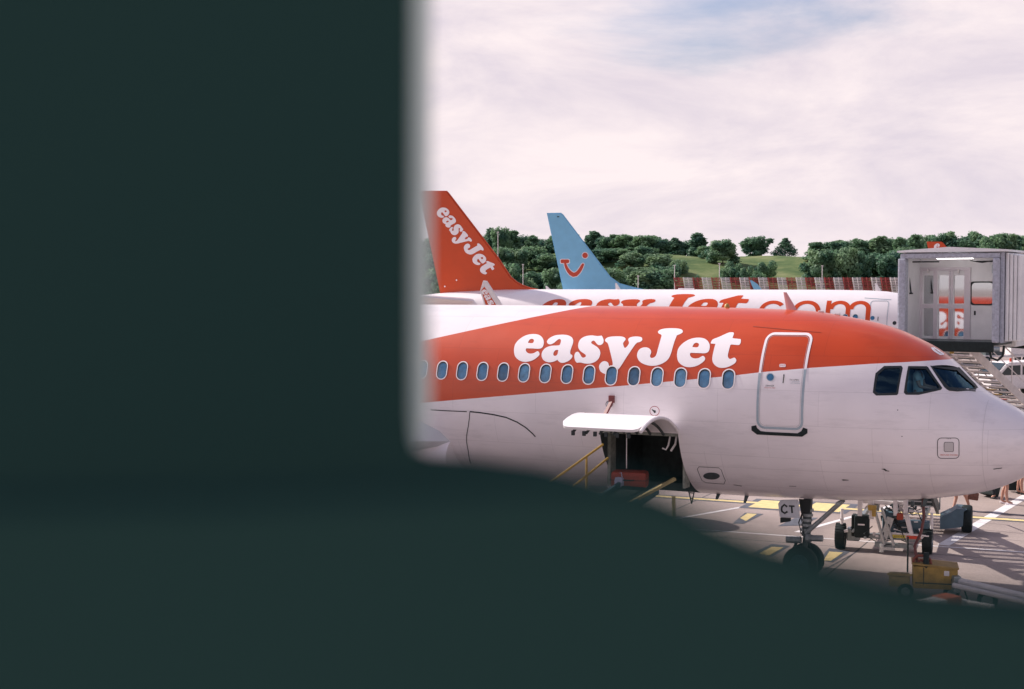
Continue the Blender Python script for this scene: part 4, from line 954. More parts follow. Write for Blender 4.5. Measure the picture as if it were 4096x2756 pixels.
# striped blast fence
bf = empty('blast_fence', (0, 150, 0), 0, 'long red and white striped louvred fence below the grass bank', 'fence')
Yf = 150.0; x0f = (2693-CX)/FPX*Yf*1.0
M_fred = mat('fence_red', (.30, .045, .04), .6, var=.25, vscale=1.5); M_fwh = mat('fence_white', (.62, .57, .55), .6, var=.15, vscale=1.5)
pw = .98; top_z = atY(2693, 1109, Yf).z
for k in range(44):
    xa = atY(2693, 1109, Yf).x+k*pw; mb = MB()
    for j in range(18):
        z = top_z-.1-j*.17 if j < 18 else 0
        mb.box((xa+pw/2, (top_z-z)*-.12, z), (pw-.03, .05, .10), Matrix.Rotation(R(-32), 3, 'X') @ Matrix.Rotation(R(rt.uniform(-1.2, 1.2)), 3, 'Y'))
    mb.box((xa+.03, -.4, (top_z)/2), (.07, .12, top_z)).box((xa+pw*.5, -.4, top_z/2), (.05, .10, top_z))
    mb.box((xa+pw/2, -.55, (top_z-3.1)/2), (pw-.03, .08, top_z-3.1))
    bmesh.ops.transform(mb.bm, verts=mb.bm.verts, matrix=Matrix.Translation((xa+pw/2, 0, 0)) @ Matrix.Shear('XY', 4, (0, 0)) @ Matrix.Translation((-xa-pw/2, 0, 0)))
    for v_ in mb.bm.verts: v_.co.x -= (v_.co.z-top_z)*.16
    mb.build('red_panel' if (k // 1) % 2 == 0 else 'white_panel', M_fred if k % 2 == 0 else M_fwh, bf)
# slim masts on the slope
for x, y0, y1, Y, lb in ((1133, 528, 600, 200, 'slim white mast beside the orange fin lettering'), (1190, 602, 658, 190, 'short slim mast at the foot of the orange fin'), (1535, 604, 632, 175, 'slim mast at the left end of the striped fence'), (1637, 600, 632, 175, 'slim mast above the striped fence under the domed tree'), (1871, 605, 632, 175, 'slim mast at the foot of the clump left of the bridge'), (1452, 628, 657, 170, 'short mast right of the blue fin')):
    t = atY(x*K, y0*K, Y); mb = MB().tube((0, 0, 0), (0, 0, t.z), .055, .04, 8).box((0, 0, t.z), (.25, .12, .1)); o = mb.build('light_mast', M_wmetal); o.location = (t.x, Y, 0); tag(o, lb, 'mast', 'slim masts before the bank')

# ================================================================== BOARDING BRIDGE
jb = empty('boarding_bridge', (0, 0, 0), 0, 'pale grey boarding bridge with open cab and glazed double doors', 'boarding bridge')
Yb = 42.0; AL = R(31); OX = -10.5
RZ = Matrix.Rotation(AL, 3, 'Z')
jb.location = RZ.inverted() @ Vector((OX, 42, 0)); jb.rotation_euler = (0, 0, -AL)
def atB(px_, py_, Y_):            # same as atY, in the bridge's own axes
    d = RZ @ ray(px_, py_); t = Y_/d.y; return Vector((d.x*t, Y_, CAMH+d.z*t))
def bx(a, b_, c_, d, e, f): return ((a+b_)/2, (c_+d)/2, (e+f)/2), (abs(b_-a), abs(d-c_), abs(f-e))
def JB(name, m, boxes, parent=None, bev=.0, smooth=None):
    mb = MB()
    for q in boxes:
        cc, dd = bx(*q); mb.box((cc[0]-OX, cc[1]-42, cc[2]), dd, bev=bev)
    return mb.build(name, m, parent or jb, smooth)
fl = atB(3700, 1362, Yb).z; xl = atB(3612, 1200, Yb).x; xr = atB(4000, 1200, Yb).x; tp = atB(3700, 1008, Yb).z
bd = 1.55
JB('floor', M_dmetal, [(xl, xr, Yb-.1, Yb+bd, fl-.10, fl)])
JB('floor_bumper', M_dark, [(xl-.1, xr-.12, Yb-.22, Yb-.102, fl-.30, fl+.0)], bev=.04)
JB('side_wall', M_cabgrey, [(xl, xl+.08, Yb, Yb+bd, fl, tp)]); JB('side_wall', M_cabgrey, [(xr-.08, xr, Yb, Yb+bd, fl, tp)])
xd0 = atB(3676, 1200, Yb+bd).x
# back wall with openings
yb_ = Yb+bd
def W(px_, py_): q = atB(px_, py_, yb_); return q.x, q.z
G6 = Crop(3500, 900, 2.614)
def rect6(x0, y0, x1, y1):
    (a, b_), (c_, d) = G6((x0, y0))[0], G6((x1, y1))[0]; p, q = W(a, b_), W(c_, d); return p[0], q[0], min(p[1], q[1]), max(p[1], q[1])
panes = [rect6(*r_) for r_ in ((512, 527, 615, 822), (668, 525, 777, 822), (830, 525, 936, 822), (512, 868, 615, 1160), (668, 870, 777, 1165), (830, 870, 936, 1165))]
winr = rect6(1003, 600, 1240, 830)
xs = sorted({round(v, 4) for p in panes+[winr] for v in p[:2]}); zs = sorted({round(v, 4) for p in panes+[winr] for v in p[2:]})
xs = [xl+.08]+xs+[xr-.08]; zs = [fl]+zs+[tp-.02]
bw = MB()
for i in range(len(xs)-1):
    for j in range(len(zs)-1):
        cx_, cz_ = (xs[i]+xs[i+1])/2, (zs[j]+zs[j+1])/2
        if any(p[0] < cx_ < p[1] and p[2] < cz_ < p[3] for p in panes+[winr]): continue
        if xs[i+1]-xs[i] < 1e-4 or zs[j+1]-zs[j] < 1e-4: continue
        bw.box((cx_-OX, yb_+.05-42, cz_), (xs[i+1]-xs[i], .10, zs[j+1]-zs[j]))
bmesh.ops.remove_doubles(bw.bm, verts=bw.bm.verts, dist=1e-4)
bw.build('back_wall', M_cabgrey, jb)
dr = rect6(465, 445, 995, 1195)
df = JB('double_door', M_doorframe if 'M_doorframe' in globals() else mat('door_frame_paint', (.62, .57, .62), .5, var=.06), [(rect6(500, 480, 510, 490)[0], rect6(936, 480, 940, 490)[0], yb_-.035, yb_-.002, rect6(0, 842, 0, 866)[2]+.0, rect6(0, 824, 0, 866)[3]), (dr[0], dr[1], yb_-.06, yb_-.002, rect6(0, 450, 0, 480)[2], dr[3]), (dr[0], rect6(505, 0, 510, 0)[0], yb_-.05, yb_-.002, fl, rect6(0, 450, 0, 480)[2]), (rect6(945, 0, 960, 0)[0], dr[1], yb_-.05, yb_-.002, fl, rect6(0, 450, 0, 480)[2]), (rect6(622, 0, 660, 0)[0], rect6(622, 0, 660, 0)[1], yb_-.04, yb_-.002, fl, rect6(0, 482, 0, 480)[3]), (rect6(782, 0, 800, 0)[0], rect6(782, 0, 799, 0)[1], yb_-.04, yb_-.002, fl, rect6(0, 482, 0, 480)[3]), (rect6(808, 0, 826, 0)[0], rect6(808, 0, 826, 0)[1], yb_-.04, yb_-.002, fl, rect6(0, 482, 0, 480)[3])])
for p in panes: JB('glass_pane', M_cabglass, [(p[0]+.002, p[1]-.002, yb_+.03, yb_+.04, p[2]+.002, p[3]-.002)], df)
wn = JB('bridge_window', M_cabglass, [(winr[0]+.002, winr[1]-.002, yb_+.03, yb_+.04, winr[2]+.002, winr[3]-.002)])
cxw, czw = (winr[0]+winr[1])/2, (winr[2]+winr[3])/2; ww, hw = winr[1]-winr[0], winr[3]-winr[2]
for nm, o_, i_, y_, m_ in (('window_gasket', .0, -.09, -.012, M_black),):
    bm = bmesh.new(); vl = [[Vector((x, z, 0)) for x, z in rrect(cxw-OX, czw, ww+.06, hw+.06, .12)], [Vector((x, z, 0)) for x, z in rrect(cxw-OX, czw, ww-.02, hw-.02, .11)]]
    flt = [v for l in vl for v in l]; VV = [bm.verts.new((v.x, yb_-.014-42, v.y)) for v in flt]
    for t in tessellate_polygon(vl):
        if len(set(t)) == 3: bm.faces.new([VV[i] for i in t])
    r_ = bmesh.ops.extrude_face_region(bm, geom=bm.faces[:]); bmesh.ops.translate(bm, verts=[v for v in r_['geom'] if isinstance(v, bmesh.types.BMVert)], vec=(0, .03, 0)); bmesh.ops.recalc_face_normals(bm, faces=bm.faces)
    me = bpy.data.meshes.new(nm); bm.to_mesh(me); bm.free(); link(nm, me, m_, wn)
for x_ in (563, 883): q = rect6(x_-6, 462, x_+6, 505); JB('door_closer', M_wmetal, [(q[0], q[1], yb_-.16, yb_-.061, q[2], q[3])], df)
# room behind the glass
JB('rotunda', M_cabgrey, [(xl-.1, xl+.0, yb_+.1, yb_+3.4, fl-.1, tp), (xr+.0, xr+.1, yb_+.1, yb_+3.4, fl-.1, tp), (xl-.1, xr+.1, yb_+3.4, yb_+3.5, fl-.1, tp), (xl-.1, xr+.1, yb_+.1, yb_+3.5, fl-.2, fl-.1)])
# roof, hood, lamp, curtain frames
rf = MB(); rz = atB(3700, 1000, Yb).z
xm = (xl+xr)/2; pk = atB(3805, 988, Yb).z
rf.prism([(xl-.12-OX, Yb-.25-42, rz-.02), (xm-OX, Yb-.25-42, pk), (xr+.22-OX, Yb-.25-42, rz-.01), (xr+.22-OX, Yb-.25-42, rz-.07), (xl-.12-OX, Yb-.25-42, rz-.07)], (0, 5.3, 0))
rf.build('roof', M_cabgrey, jb)
JB('lintel', M_cabframe, [(xl-.04, xr+.02, Yb-.20, Yb+.12, tp-.19, tp-.045)], bev=.03)
JB('ceiling', M_cabgrey, [(xl, xr, Yb+.12, Yb+bd, tp-.04, tp-.0)])
JB('door_post', M_cabframe, [(xl-.10, xl+.13, Yb-.25, Yb+.1, fl-.02, tp-.19)], bev=.05); JB('door_post', M_cabframe, [(xr-.17, xr+.02, Yb-.25, Yb+.1, fl-.02, tp-.19)], bev=.05)
JB('canopy_rail', M_black, [(xl+.18, xl+.95, Yb+.3, Yb+.34, tp-.30, tp-.26), (xr-.75, xr-.2, Yb+.3, Yb+.34, tp-.30, tp-.26)])
M_lamp = bpy.data.materials.new('lamp_tube'); M_lamp.use_nodes = True; bb = M_lamp.node_tree.nodes['Principled BSDF']; bb.inputs['Emission Color'].default_value = (1, .97, .92, 1); bb.inputs['Emission Strength'].default_value = 10.0
lq = [atB(*p, Yb+.3) for p in G6((648, 336), (1025, 352))]
JB('ceiling_lamp', M_lamp, [(lq[0].x, lq[1].x, Yb+.27, Yb+.33, lq[1].z, lq[0].z)], bev=.01)
a_, b_ = [atB(*p, Yb+.4) for p in G6((338, 405), (378, 715))]; o_ = Vector((OX, 42, 0))
MB().path([a_-o_, b_-o_], .022).box(b_-o_, (.10, .06, .04)).build('gas_strut', M_black, jb)
q = rect6(1000, 372, 1245, 392); MB().path([(q[0]-OX, yb_-.02-42, q[3]), ((q[0]+q[1])/2-OX, yb_-.02-42, q[2]), (q[1]-OX, yb_-.02-42, q[3])], .012).build('cable', M_black, jb)
for x_, y_ in ((420, 920), (1045, 920)): q = rect6(x_-8, y_-22, x_+8, y_+22); JB('wall_switch', M_black, [(q[0], q[1], yb_-.03, yb_-.002, q[2], q[3])])
q = rect6(1240, 415, 1275, 505); JB('control_box', M_grey, [(q[0], q[1], yb_-.2, yb_-.002, q[2], q[3])])
# outer right cheek and bellows, then the tunnel running off to the right
JB('cheek_panel', M_cabframe, [(xr+.03, xr+.10, Yb-.1, Yb+1.6, fl-.02, rz-.09)]); 
for k in range(4): JB('bellows_fold', M_cabgrey, [(xr+.12+.085*k, xr+.195+.085*k, Yb+.1+.12*k, Yb+1.9, fl+.02, rz-.10-.02*k)], bev=.025)
tl = atB(4066, 1030, Yb+1.0)
ta_ = atY(4052, 1200, 44.4); lo_ = lambda x, y, z: RZ @ Vector((x, y, z))-Vector((OX, 42, 0))
tz0, tz1 = fl-.02, atY(4080, 1031, 43.2).z; tdx, tdy = 16.0, 4.0
MB().bar(lo_(ta_.x, ta_.y, (tz0+tz1)/2), lo_(ta_.x+tdx, ta_.y+tdy, (tz0+tz1)/2), 2.4, tz1-tz0, .03).build('tunnel', mat('tunnel_paint', (.62, .58, .60), .5, var=.05), jb)
MB().bar(lo_(ta_.x-.2, ta_.y, tz0-.16), lo_(ta_.x+tdx, ta_.y+tdy, tz0-.16), 2.2, .28).build('tunnel_beam', M_dark, jb)
rb_ = MB()
for k in range(14): f_ = (.05+k*.07); rb_.bar(lo_(ta_.x+tdx*f_+.28, ta_.y+tdy*f_-1.2, tz0+.05), lo_(ta_.x+tdx*f_+.28, ta_.y+tdy*f_-1.2, tz1-.1), .06, .05)
rb_.build('tunnel_ribs', M_cabgrey, jb)
sc0 = lo_(ta_.x+7.5, ta_.y+1.9, 0)
MB().box(sc0+Vector((0, -.8, 2.4)), (.4, .4, 4.1)).box(sc0+Vector((0, .8, 2.4)), (.4, .4, 4.1)).box(sc0+Vector((0, 0, .68)), (.9, 2.4, .4)).build('support_column', M_cabgrey, jb)
t_, r_ = MB(), MB()
for yy in (-1.3, 1.3): wheel(t_, r_, (sc0.x, sc0.y+yy, .5), .5, .35)
t_.build('tyre', M_dark, jb, 30); r_.build('rim', M_metal, jb, 30)
# things slung below the cab: hose loop, canisters
MB().path([(xr-.25-OX, -.1, fl-.2), (xr-.2-OX, -.1, fl-.45), (xr-.02-OX, -.1, fl-.52), (xr+.12-OX, -.1, fl-.38), (xr+.15-OX, -.1, fl-.1)], .035).build('cable_loop', M_dark, jb, 40)
pq = [atB(*p, Yb) for p in Crop(3600, 1340, 4.7)((995, 250), (1030, 350))]
MB().tube(Vector((pq[0].x, Yb, fl-.1))-o_, Vector((pq[0].x, Yb, pq[1].z))-o_, .03).box(Vector((pq[0].x-.03, Yb, (pq[0].z+pq[1].z)/2))-o_, (.12, .10, .16), bev=.02).build('warning_lamp', M_yellow, jb)

# service stair hung from the bridge
ss = empty('service_stair', (13.2, 42.6, 0), 0, 'long open metal stair with handrails descending right from under the bridge', 'stair')
top_p = atY(3838, 1388, 43.0); stv = Vector((.195, .105, -.158)); wv = Vector((-.105, .195, 0)).normalized()*1.35
O2 = Vector((13.2, 42.6, 0)); S0 = Vector((top_p.x+.25, 42.8, top_p.z))-O2
nst = 27; M_tread = mat('tread_grating', (.60, .56, .55), .6, var=.12, vscale=6)
tb = MB()
for k in range(nst):
    p = S0+stv*k; a, b_ = p, p+wv; q = Vector((stv.x, stv.y, 0)).normalized()
    vs = [a-q*.13, a+q*.13, b_+q*.13, b_-q*.13]
    tb.prism([v+Vector((0, 0, .0)) for v in vs], (0, 0, -.035))
tb.build('treads', M_tread, ss)
rs = MB()
for k in range(nst):
    p = S0+stv*k-Vector((stv.x, stv.y, 0)).normalized()*-.11+Vector((0, 0, -.04)); rs.bar(p+wv*.25, p+wv*.75, .012, .09)
rs.build('risers', M_dmetal, ss)
for nm, off in (('stringer', Vector((0, 0, -.02))), ('stringer', wv)):
    MB().bar(S0+off-stv*.5, S0+off+stv*nst, .05, .24).build(nm, M_tread, ss)
for off in (Vector((0, 0, 0)), wv):
    mb = MB(); up = Vector((0, 0, 1.02)); mb.tube(S0+off+up, S0+off+up+stv*nst, .021).tube(S0+off+up*.52, S0+off+up*.52+stv*nst, .014)
    for k in range(0, nst+1, 4): mb.tube(S0+off+stv*k, S0+off+stv*k+up, .018)
    mb.build('handrail', M_wmetal, ss, 30)
for i, (k, m_) in enumerate(((9, M_yellow), (10, M_yellow), (11, M_red))):
    p = S0+stv*k+Vector((-.02, 0, .012)); q = Vector((stv.x, stv.y, 0)).normalized()*.1
    MB().prism([p-q+wv*.62, p+q+wv*.62, p+q+wv*.98, p-q+wv*.98], (0, 0, .02)).build('painted_tread', m_, ss)

# ================================================================== PASSENGER STEPS (docked on the far side)
ps_ = empty('passenger_steps', (8.98, 34.43, 0), -R(20), 'wheeled white passenger steps standing behind the nose wheel', 'boarding steps')
t_, r_ = MB(), MB()
for i, x in enumerate((-1.02, 1.02)):
    t_, r_ = MB(), MB(); wheel(t_, r_, (x, 0, .31), .31, .23, (1, 0, 0)); 
    for k in range(26):
        a = 2*math.pi*k/26; t_.box((x, math.cos(a)*.305, .31+math.sin(a)*.305), (.22, .03, .02), Matrix.Rotation(a-math.pi/2, 3, 'X'))
    ty = t_.build('tyre', M_dark, ps_, 30); r_.build('rim', M_metal, ty, 30)
ch = MB().box((0, .15, .33), (1.8, .14, .12), bev=.01).box((-.72, .1, .36), (.30, .3, .30), bev=.02).box((0, 2.4, .45), (.12, 4.6, .14)).box((-.75, 2.2, .45), (.1, 4.4, .12)).box((.75, 2.2, .45), (.1, 4.4, .12)).box((.72, .05, .42), (.42, .24, .30), bev=.02).box((.25, -.02, .16), (.9, .16, .10))
ch.build('chassis', M_metal, ps_)
MB().box((-.50, -.12, .60), (.34, .34, .54), bev=.05).box((-.70, -.02, .60), (.10, .3, .52), bev=.03).box((-.50, -.30, .76), (.12, .01, .08)).build('generator_cover', M_dark, ps_, 40)
MB().box((-.50, -.298, .66), (.16, .008, .035)).build('maker_plate', M_wmetal, ps_)
# white lifting frame
mb = MB(); F_ = -.22
for x0_, x1_ in ((-.54, -.54), (-.27, -.27)): mb.bar((x0_, F_, .8), (x1_, F_, 2.9), .10, .10)
mb.bar((.30, F_, .92), (.20, F_, 2.9), .12, .10).bar((.68, F_, .42), (.53, F_, 1.0), .13, .10).bar((.53, F_, .95), (.50, F_, 2.9), .13, .10)
mb.bar((-.58, F_+.1, 1.2), (.52, F_+.1, 1.2), .07, .08).bar((-.27, F_+.11, 1.2), (-.44, F_+.11, 1.02), .05).bar((.25, F_+.11, 1.22), (.52, F_+.11, .95), .07)
mb.bar((.3, F_+.1, 1.75), (.85, F_+.1, 1.72), .07)
mb.build('lifting_frame', M_wmetal, ps_)
MB().bar((-.22, -.28, 1.15), (.06, -.40, .22), .05).bar((-.03, -.28, 1.1), (.28, -.40, .22), .05).box((.10, -.34, .58), (.16, .02, .62), Matrix.Rotation(R(17), 3, 'Y')).bar((-.05, -.42, .14), (.3, -.42, .14), .07).tube((.0, -.42, .05), (.0, -.42, .25), .05).build('towing_arm', mat('aluminium_arm', (.45, .45, .44), .45, metal=.3, var=.2, vscale=20), ps_)
MB().box((-.25, -.26, 1.08), (.20, .16, .13), bev=.03).box((-.20, -.3, .95), (.10, .1, .16), bev=.03).build('yellow_valve_block', M_yellow, ps_, 40)
MB().box((.14, .05, .72), (.34, .4, .52), bev=.08).box((.62, .1, .62), (.9, .35, .30), bev=.04).build('hydraulic_tank', M_steel_blue, ps_, 40)
MB().box((.40, -.24, .90), (.15, .14, .16), bev=.03).build('red_pump', mat('pump_red', (.34, .045, .02), .5, var=.2), ps_, 40)
re = random.Random(5)
for k in range(18):
    eng = MB(); x = re.uniform(.0, .98); z = re.uniform(.48, 1.2); w = re.uniform(.05, .20); eng.box((x, re.uniform(-.16, .1), z), (w, .12, re.uniform(.03, .14)), Matrix.Rotation(re.uniform(-.3, .3), 3, 'Y'), .01); eng.build('engine_part', M_dmetal, ps_)
for k in range(8):
    eng = MB(); x = re.uniform(.0, .9); z = re.uniform(.5, 1.2); eng.path([(x, -.2, z), (x+.12, -.26, z-.1), (x+.25, -.22, z-.05), (x+.33, -.18, z-.25)], .014, 6); eng.build('engine_hose', M_black, ps_)
eg2 = MB()
for k in range(15):
    x = re.uniform(.0, 1.0); z = re.uniform(.5, 1.25); eg2.box((x, re.uniform(-.24, -.1), z), (re.uniform(.04, .22), .03, .025), Matrix.Rotation(re.uniform(-.25, .25), 3, 'Y'))
eg2.build('bright_brackets', M_wmetal, ps_)
mb = MB().bar((.18, -.28, .50), (1.0, -.28, .48), .03, .03).box((.62, -.27, .44), (.9, .02, .09)); mb.build('rear_bar', M_wmetal, ps_)
pl = MB().box((.38, -.292, .425), (.30, .01, .075)).build('number_plate', mat('plate_yellow', (.62, .50, .08), .5), ps_)
MB().box((.72, -.292, .42), (.32, .01, .075)).build('warning_plate', M_red, ps_)
def text3d(txt, size, m, name, parent, loc, rz=0.0, rx=90):
    cu = bpy.data.curves.new('t', 'FONT'); cu.body = txt; cu.size = size; cu.align_x = 'CENTER'; cu.align_y = 'CENTER'; cu.resolution_u = 2
    o = bpy.data.objects.new('t', cu); me = bpy.data.meshes.new_from_object(o); bpy.data.objects.remove(o); bpy.data.curves.remove(cu)
    me.transform(Matrix.Translation(loc) @ Matrix.Rotation(R(rz), 4, 'Z') @ Matrix.Rotation(R(rx), 4, 'X')); me.name = name; return link(name, me, m, parent)
for k in range(7):
    x = re.uniform(-.5, .9); z = re.uniform(.5, 1.15); hb = MB().path([(x, -.2, z), (x+re.uniform(-.2, .2), -.36, z-.18), (x+re.uniform(-.1, .3), -.34, z-.34), (x+re.uniform(.0, .3), -.25, z-.3)], .012, 6); hb.build('hydraulic_hose', M_black, ps_, 40)
for k in range(10):
    x = re.uniform(-.9, .95); z = re.uniform(.3, .62); MB().box((x, -.18-re.uniform(0, .1), z), (re.uniform(.04, .12), .05, re.uniform(.03, .08)), Matrix.Rotation(re.uniform(-.4, .4), 3, 'Y'), .008).build('bracket', M_wmetal if k % 2 else M_metal, ps_)
text3d('410043', .075, M_black, 'plate_number', pl, (.38, -.299, .425))
for x in (-.98, 1.12): MB().tube((x, -.12, .62), (x, -.12, 1.0), .035).box((x, -.12, .74), (.08, .08, .05)).build('corner_marker', M_wmetal, ps_, 30)
# the flight: stringers and treads up to the door
fl0, fl1 = Vector((0, 5.4, .35)), Vector((-.3, -1.5, 3.35))
mb = MB()
nn_ = 17
for k in range(nn_):
    p = fl0.lerp(fl1, k/(nn_-1)); mb.box(p+Vector((.1, 0, 0)), (1.5, .27, .04)); 
mb.build('stair_treads', M_wmetal, ps_)
mb = MB()
for x in (-.68, .92): mb.bar(fl0+Vector((x, .2, -.12)), fl1+Vector((x, 0, -.12)), .07, .28)
for k in range(nn_-1): mb.box(fl0.lerp(fl1, (k+.5)/(nn_-1))+Vector((.1, 0, 0)), (1.45, .02, .13))
mb.build('stringer', M_dmetal, ps_)
mb = MB()
for x in (-.75, .98):
    mb.tube(fl0+Vector((x, 0, 1.0)), fl1+Vector((x, 0, 1.0)), .025)
    for k in range(7): mb.tube(fl0.lerp(fl1, k/6)+Vector((x, 0, -.1)), fl0.lerp(fl1, k/6)+Vector((x, 0, 1.0)), .02)
mb.build('handrail', M_metal, ps_, 30)
MB().box((-.15, -1.85, 3.33), (1.9, .9, .1)).build('platform', M_metal, ps_)
# blue grey mudguard panel and wheel at the foot
gq = [ground(*p) for p in K55((30, 1440), (560, 1420))]
Mi = ps_.matrix_basis.inverted() if False else (Matrix.Translation((8.98, 34.43, 0)) @ Matrix.Rotation(-R(20), 4, 'Z')).inverted()
def atG(px_, py_, base):    # point above a ground spot, at that spot's distance
    q = atY(px_, py_, base.y); return Mi @ q
bs_ = ground(*K55((400, 1560))[0]); 
pts = [atG(*K55(p)[0], bs_) for p in ((0, 1110), (300, 975), (430, 885), (705, 905), (620, 960), (600, 1330), (540, 1370), (0, 1420))]
mb = MB(); mb.prism(pts, (Mi.to_3x3() @ Vector((.25, .8, 0)))); mb.build('mudguard', M_steel_blue, ps_)
t_, r_ = MB(), MB(); wc = atG(*K55((690, 1170))[0], bs_)+Vector((0, .35, 0)); wheel(t_, r_, (wc.x, wc.y, .36), .36, .26, (1, 0, 0)); ty = t_.build('tyre', M_dark, ps_, 30); r_.build('rim', M_metal, ps_, 30)

# ================================================================== GROUND POWER CART, CABLE, TOW BAR
gc = ground(*K4((738, 1000))[0])
cart = empty('power_cart', (gc.x, gc.y+.1, 0), -R(14), 'yellow ground power cart with looped handle in front of the nose', 'ground power cart')
MB().box((.08, .35, .47), (.88, .62, .46), bev=.04).build('cart_body', mat('cart_ochre', (.36, .22, .04), .6, var=.3, vscale=5, bump=.2), cart, 40)
MB().box((.08, .35, .715), (.92, .66, .035), Matrix.Rotation(R(4), 3, 'Y')).build('cart_lid', mat('lid_ochre', (.30, .19, .05), .6, var=.2), cart)
MB().path([(-.36, .15, .72), (-.34, .15, .84), (-.25, .15, .90), (-.12, .15, .90), (-.02, .15, .83), (0, .15, .72)], .028).path([(-.30, .2, .74), (-.2, .2, .80), (-.08, .2, .76)], .03).build('carry_handle', mat('rust_red', (.22, .05, .03), .6, var=.3), cart, 40)
MB().box((-.62, .35, .35), (.42, .5, .22), bev=.03).box((-.62, .1, .5), (.5, .06, .04)).build('battery_tray', mat('tray_ochre', (.30, .22, .08), .6, var=.3, vscale=9), cart, 30)
MB().box((.30, .033, .58), (.10, .01, .10)).build('warning_label', M_wmetal, cart)
MB().path([(.45, .1, .55), (.6, -.05, .4), (.7, -.1, .12), (.5, -.2, .02), (.1, -.3, .02), (-.3, -.25, .02)], .02).build('trailing_hose', M_dark, cart, 40)
MB().box((.08, .032, .36), (.8, .01, .02)).box((-.15, .032, .5), (.012, .01, .36)).box((.42, .032, .45), (.06, .01, .05)).build('cart_seams', M_black, cart)
for x in (-.5, .4):
    t_, r_ = MB(), MB(); wheel(t_, r_, (x, .12, .16), .16, .10); ty = t_.build('tyre', M_dark, cart, 30); r_.build('rim', M_metal, ty, 30)
MB().tube((-.10, .1, .6), (-.10, .1, .98), .06).build('cable_socket', M_dark, cart, 30)
ca = ground(*K3((1720, 1060))[0]); u1 = Vector((0, 0, 0))
p_top = P1.flat(3692, 1985, .35); tw = P1.nose+P1.fwd*(-p_top[0])-P1.port*.35
g0 = Vector((gc.x-.22, gc.y+.35, .75)); tw3 = Vector((tw.x, tw.y, 2.0))
cb_ = MB().path([tw3, tw3.lerp(g0, .25)+Vector((.05, 0, -.08)), tw3.lerp(g0, .5)+Vector((.02, 0, -.05)), tw3.lerp(g0, .75)+Vector((-.08, 0, 0)), g0], .032); tag(cb_.build('power_cable', mat('cable_maroon', (.10, .025, .02), .5, var=.3), None, 40), 'thick dark red cable hanging from the nose to the yellow cart', 'cable')
pa = ground(*K4((305, 470))[0]); pt_ = atY(*K3((1605, 720))[0], pa.y)
tag(MB().tube((pa.x, pa.y, 0), (pt_.x, pa.y, pt_.z), .020, n=8).build('marker_pole', M_dark), 'thin black pole standing just left of the dark red cable', 'pole')
# tow bar lying to the right of the cart
ta, tb2 = ground(*K4((1100, 600))[0], .45), ground(*K4((2331, 890))[0], .45); tc_, td = ground(*K4((1110, 700))[0], .40), ground(*K4((2331, 985))[0], .40)
tw_ = empty('tow_bar', (ta.x, ta.y, 0), 0, 'twin white towing tubes running off right from the yellow cart', 'tow bar')
O3 = Vector((ta.x, ta.y, 0)); ext = (tb2-ta)*.6; ext2 = (td-tc_)*.6
MB().tube(ta-O3, tb2+ext-O3, .07).build('tow_tube', M_wmetal, tw_, 30); MB().tube(tc_-O3, td+ext2-O3, .055).build('tow_tube', M_wmetal, tw_, 30)
MB().box(Vector((.03, -.05, .38)), (.16, .3, .34), bev=.03).build('tow_head', M_metal, tw_)
for q in (.5, 1.3):
    p = ta.lerp(tb2, q)-O3; t_, r_ = MB(), MB(); wheel(t_, r_, (p.x, p.y, .2), .2, .12, (.4, .9, 0)); ty = t_.build('tyre', M_dark, tw_, 30); r_.build('rim', M_metal, ty, 30)
# belt loader boom end in the foreground
z1 = 1.1
va, vb, vc = [ground(*K4(p)[0], z1) for p in ((430, 1120), (1120, 985), (1800, 1105))]
fb = empty('conveyor_boom', (vb.x, vb.y, 0), 0, 'bent white boom with an orange band, lowest thing at the right', 'conveyor'); O4 = Vector((vb.x, vb.y, 0))
MB().bar(va-O4, vb-O4, .32, .22, .03).build('boom_arm', M_wmetal, fb); MB().bar(vb-O4, vc-O4, .12, .12, .02).build('boom_arm', M_wmetal, fb)
M_band = mat('band_orange', (.38, .08, .03), .6, var=.15)
od = (vb-va).normalized(); MB().bar(vb-od*.38-O4, vb-od*.02-O4, .34, .26, .02).build('orange_band', M_band, fb)
MB().bar(va-O4+Vector((0, .1, -.1)), (va-O4).xy.to_3d(), .08).bar(vc-O4, (vc-O4).xy.to_3d(), .08).build('boom_leg', M_dmetal, fb)

# ================================================================== BELT LOADER AT THE HOLD
bl_ = empty('belt_loader', (P1.nose.x, P1.nose.y, 0), -TH1, 'belt loader with yellow handrails reaching up to the open cargo hold', 'belt loader')
# local frame of the jet: x = -s, y = -w
up_e, lo_e = Vector((-8.15, -2.0, 2.02)), Vector((-8.6, -8.2, .9))
MB().bar(up_e, lo_e, .75, .12, .02).build('belt', M_dark, bl_)
for dx in (-.44, .44): MB().bar(up_e+Vector((dx, 0, .03)), lo_e+Vector((dx, 0, .03)), .06, .2).build('side_beam', M_steel_blue, bl_)
MB().box((-8.0, -4.9, .62), (2.5, 4.4, .75), bev=.06).box((-7.5, -6.2, 1.2), (.9, 1.4, .5), bev=.08).build('truck_body', mat('loader_paint', (.05, .075, .085), .5, var=.2), bl_)
for x in (-9.3, -7.9):
    for y in (-4.6, -7.6):
        t_, r_ = MB(), MB(); wheel(t_, r_, (x, y, .3), .3, .2); ty = t_.build('tyre', M_dark, bl_, 30); r_.build('rim', M_metal, ty, 30)
def p_at(px_, py_, w): a, z = P1.flat(px_, py_, w); return Vector((-a, -w, z))
r0, r1 = p_at(2412, 1778, 2.15), p_at(2235, 1905, 3.6); r2, r3 = p_at(2432, 1832, 2.15), p_at(2325, 1920, 3.3)
dq = (r1-r0)
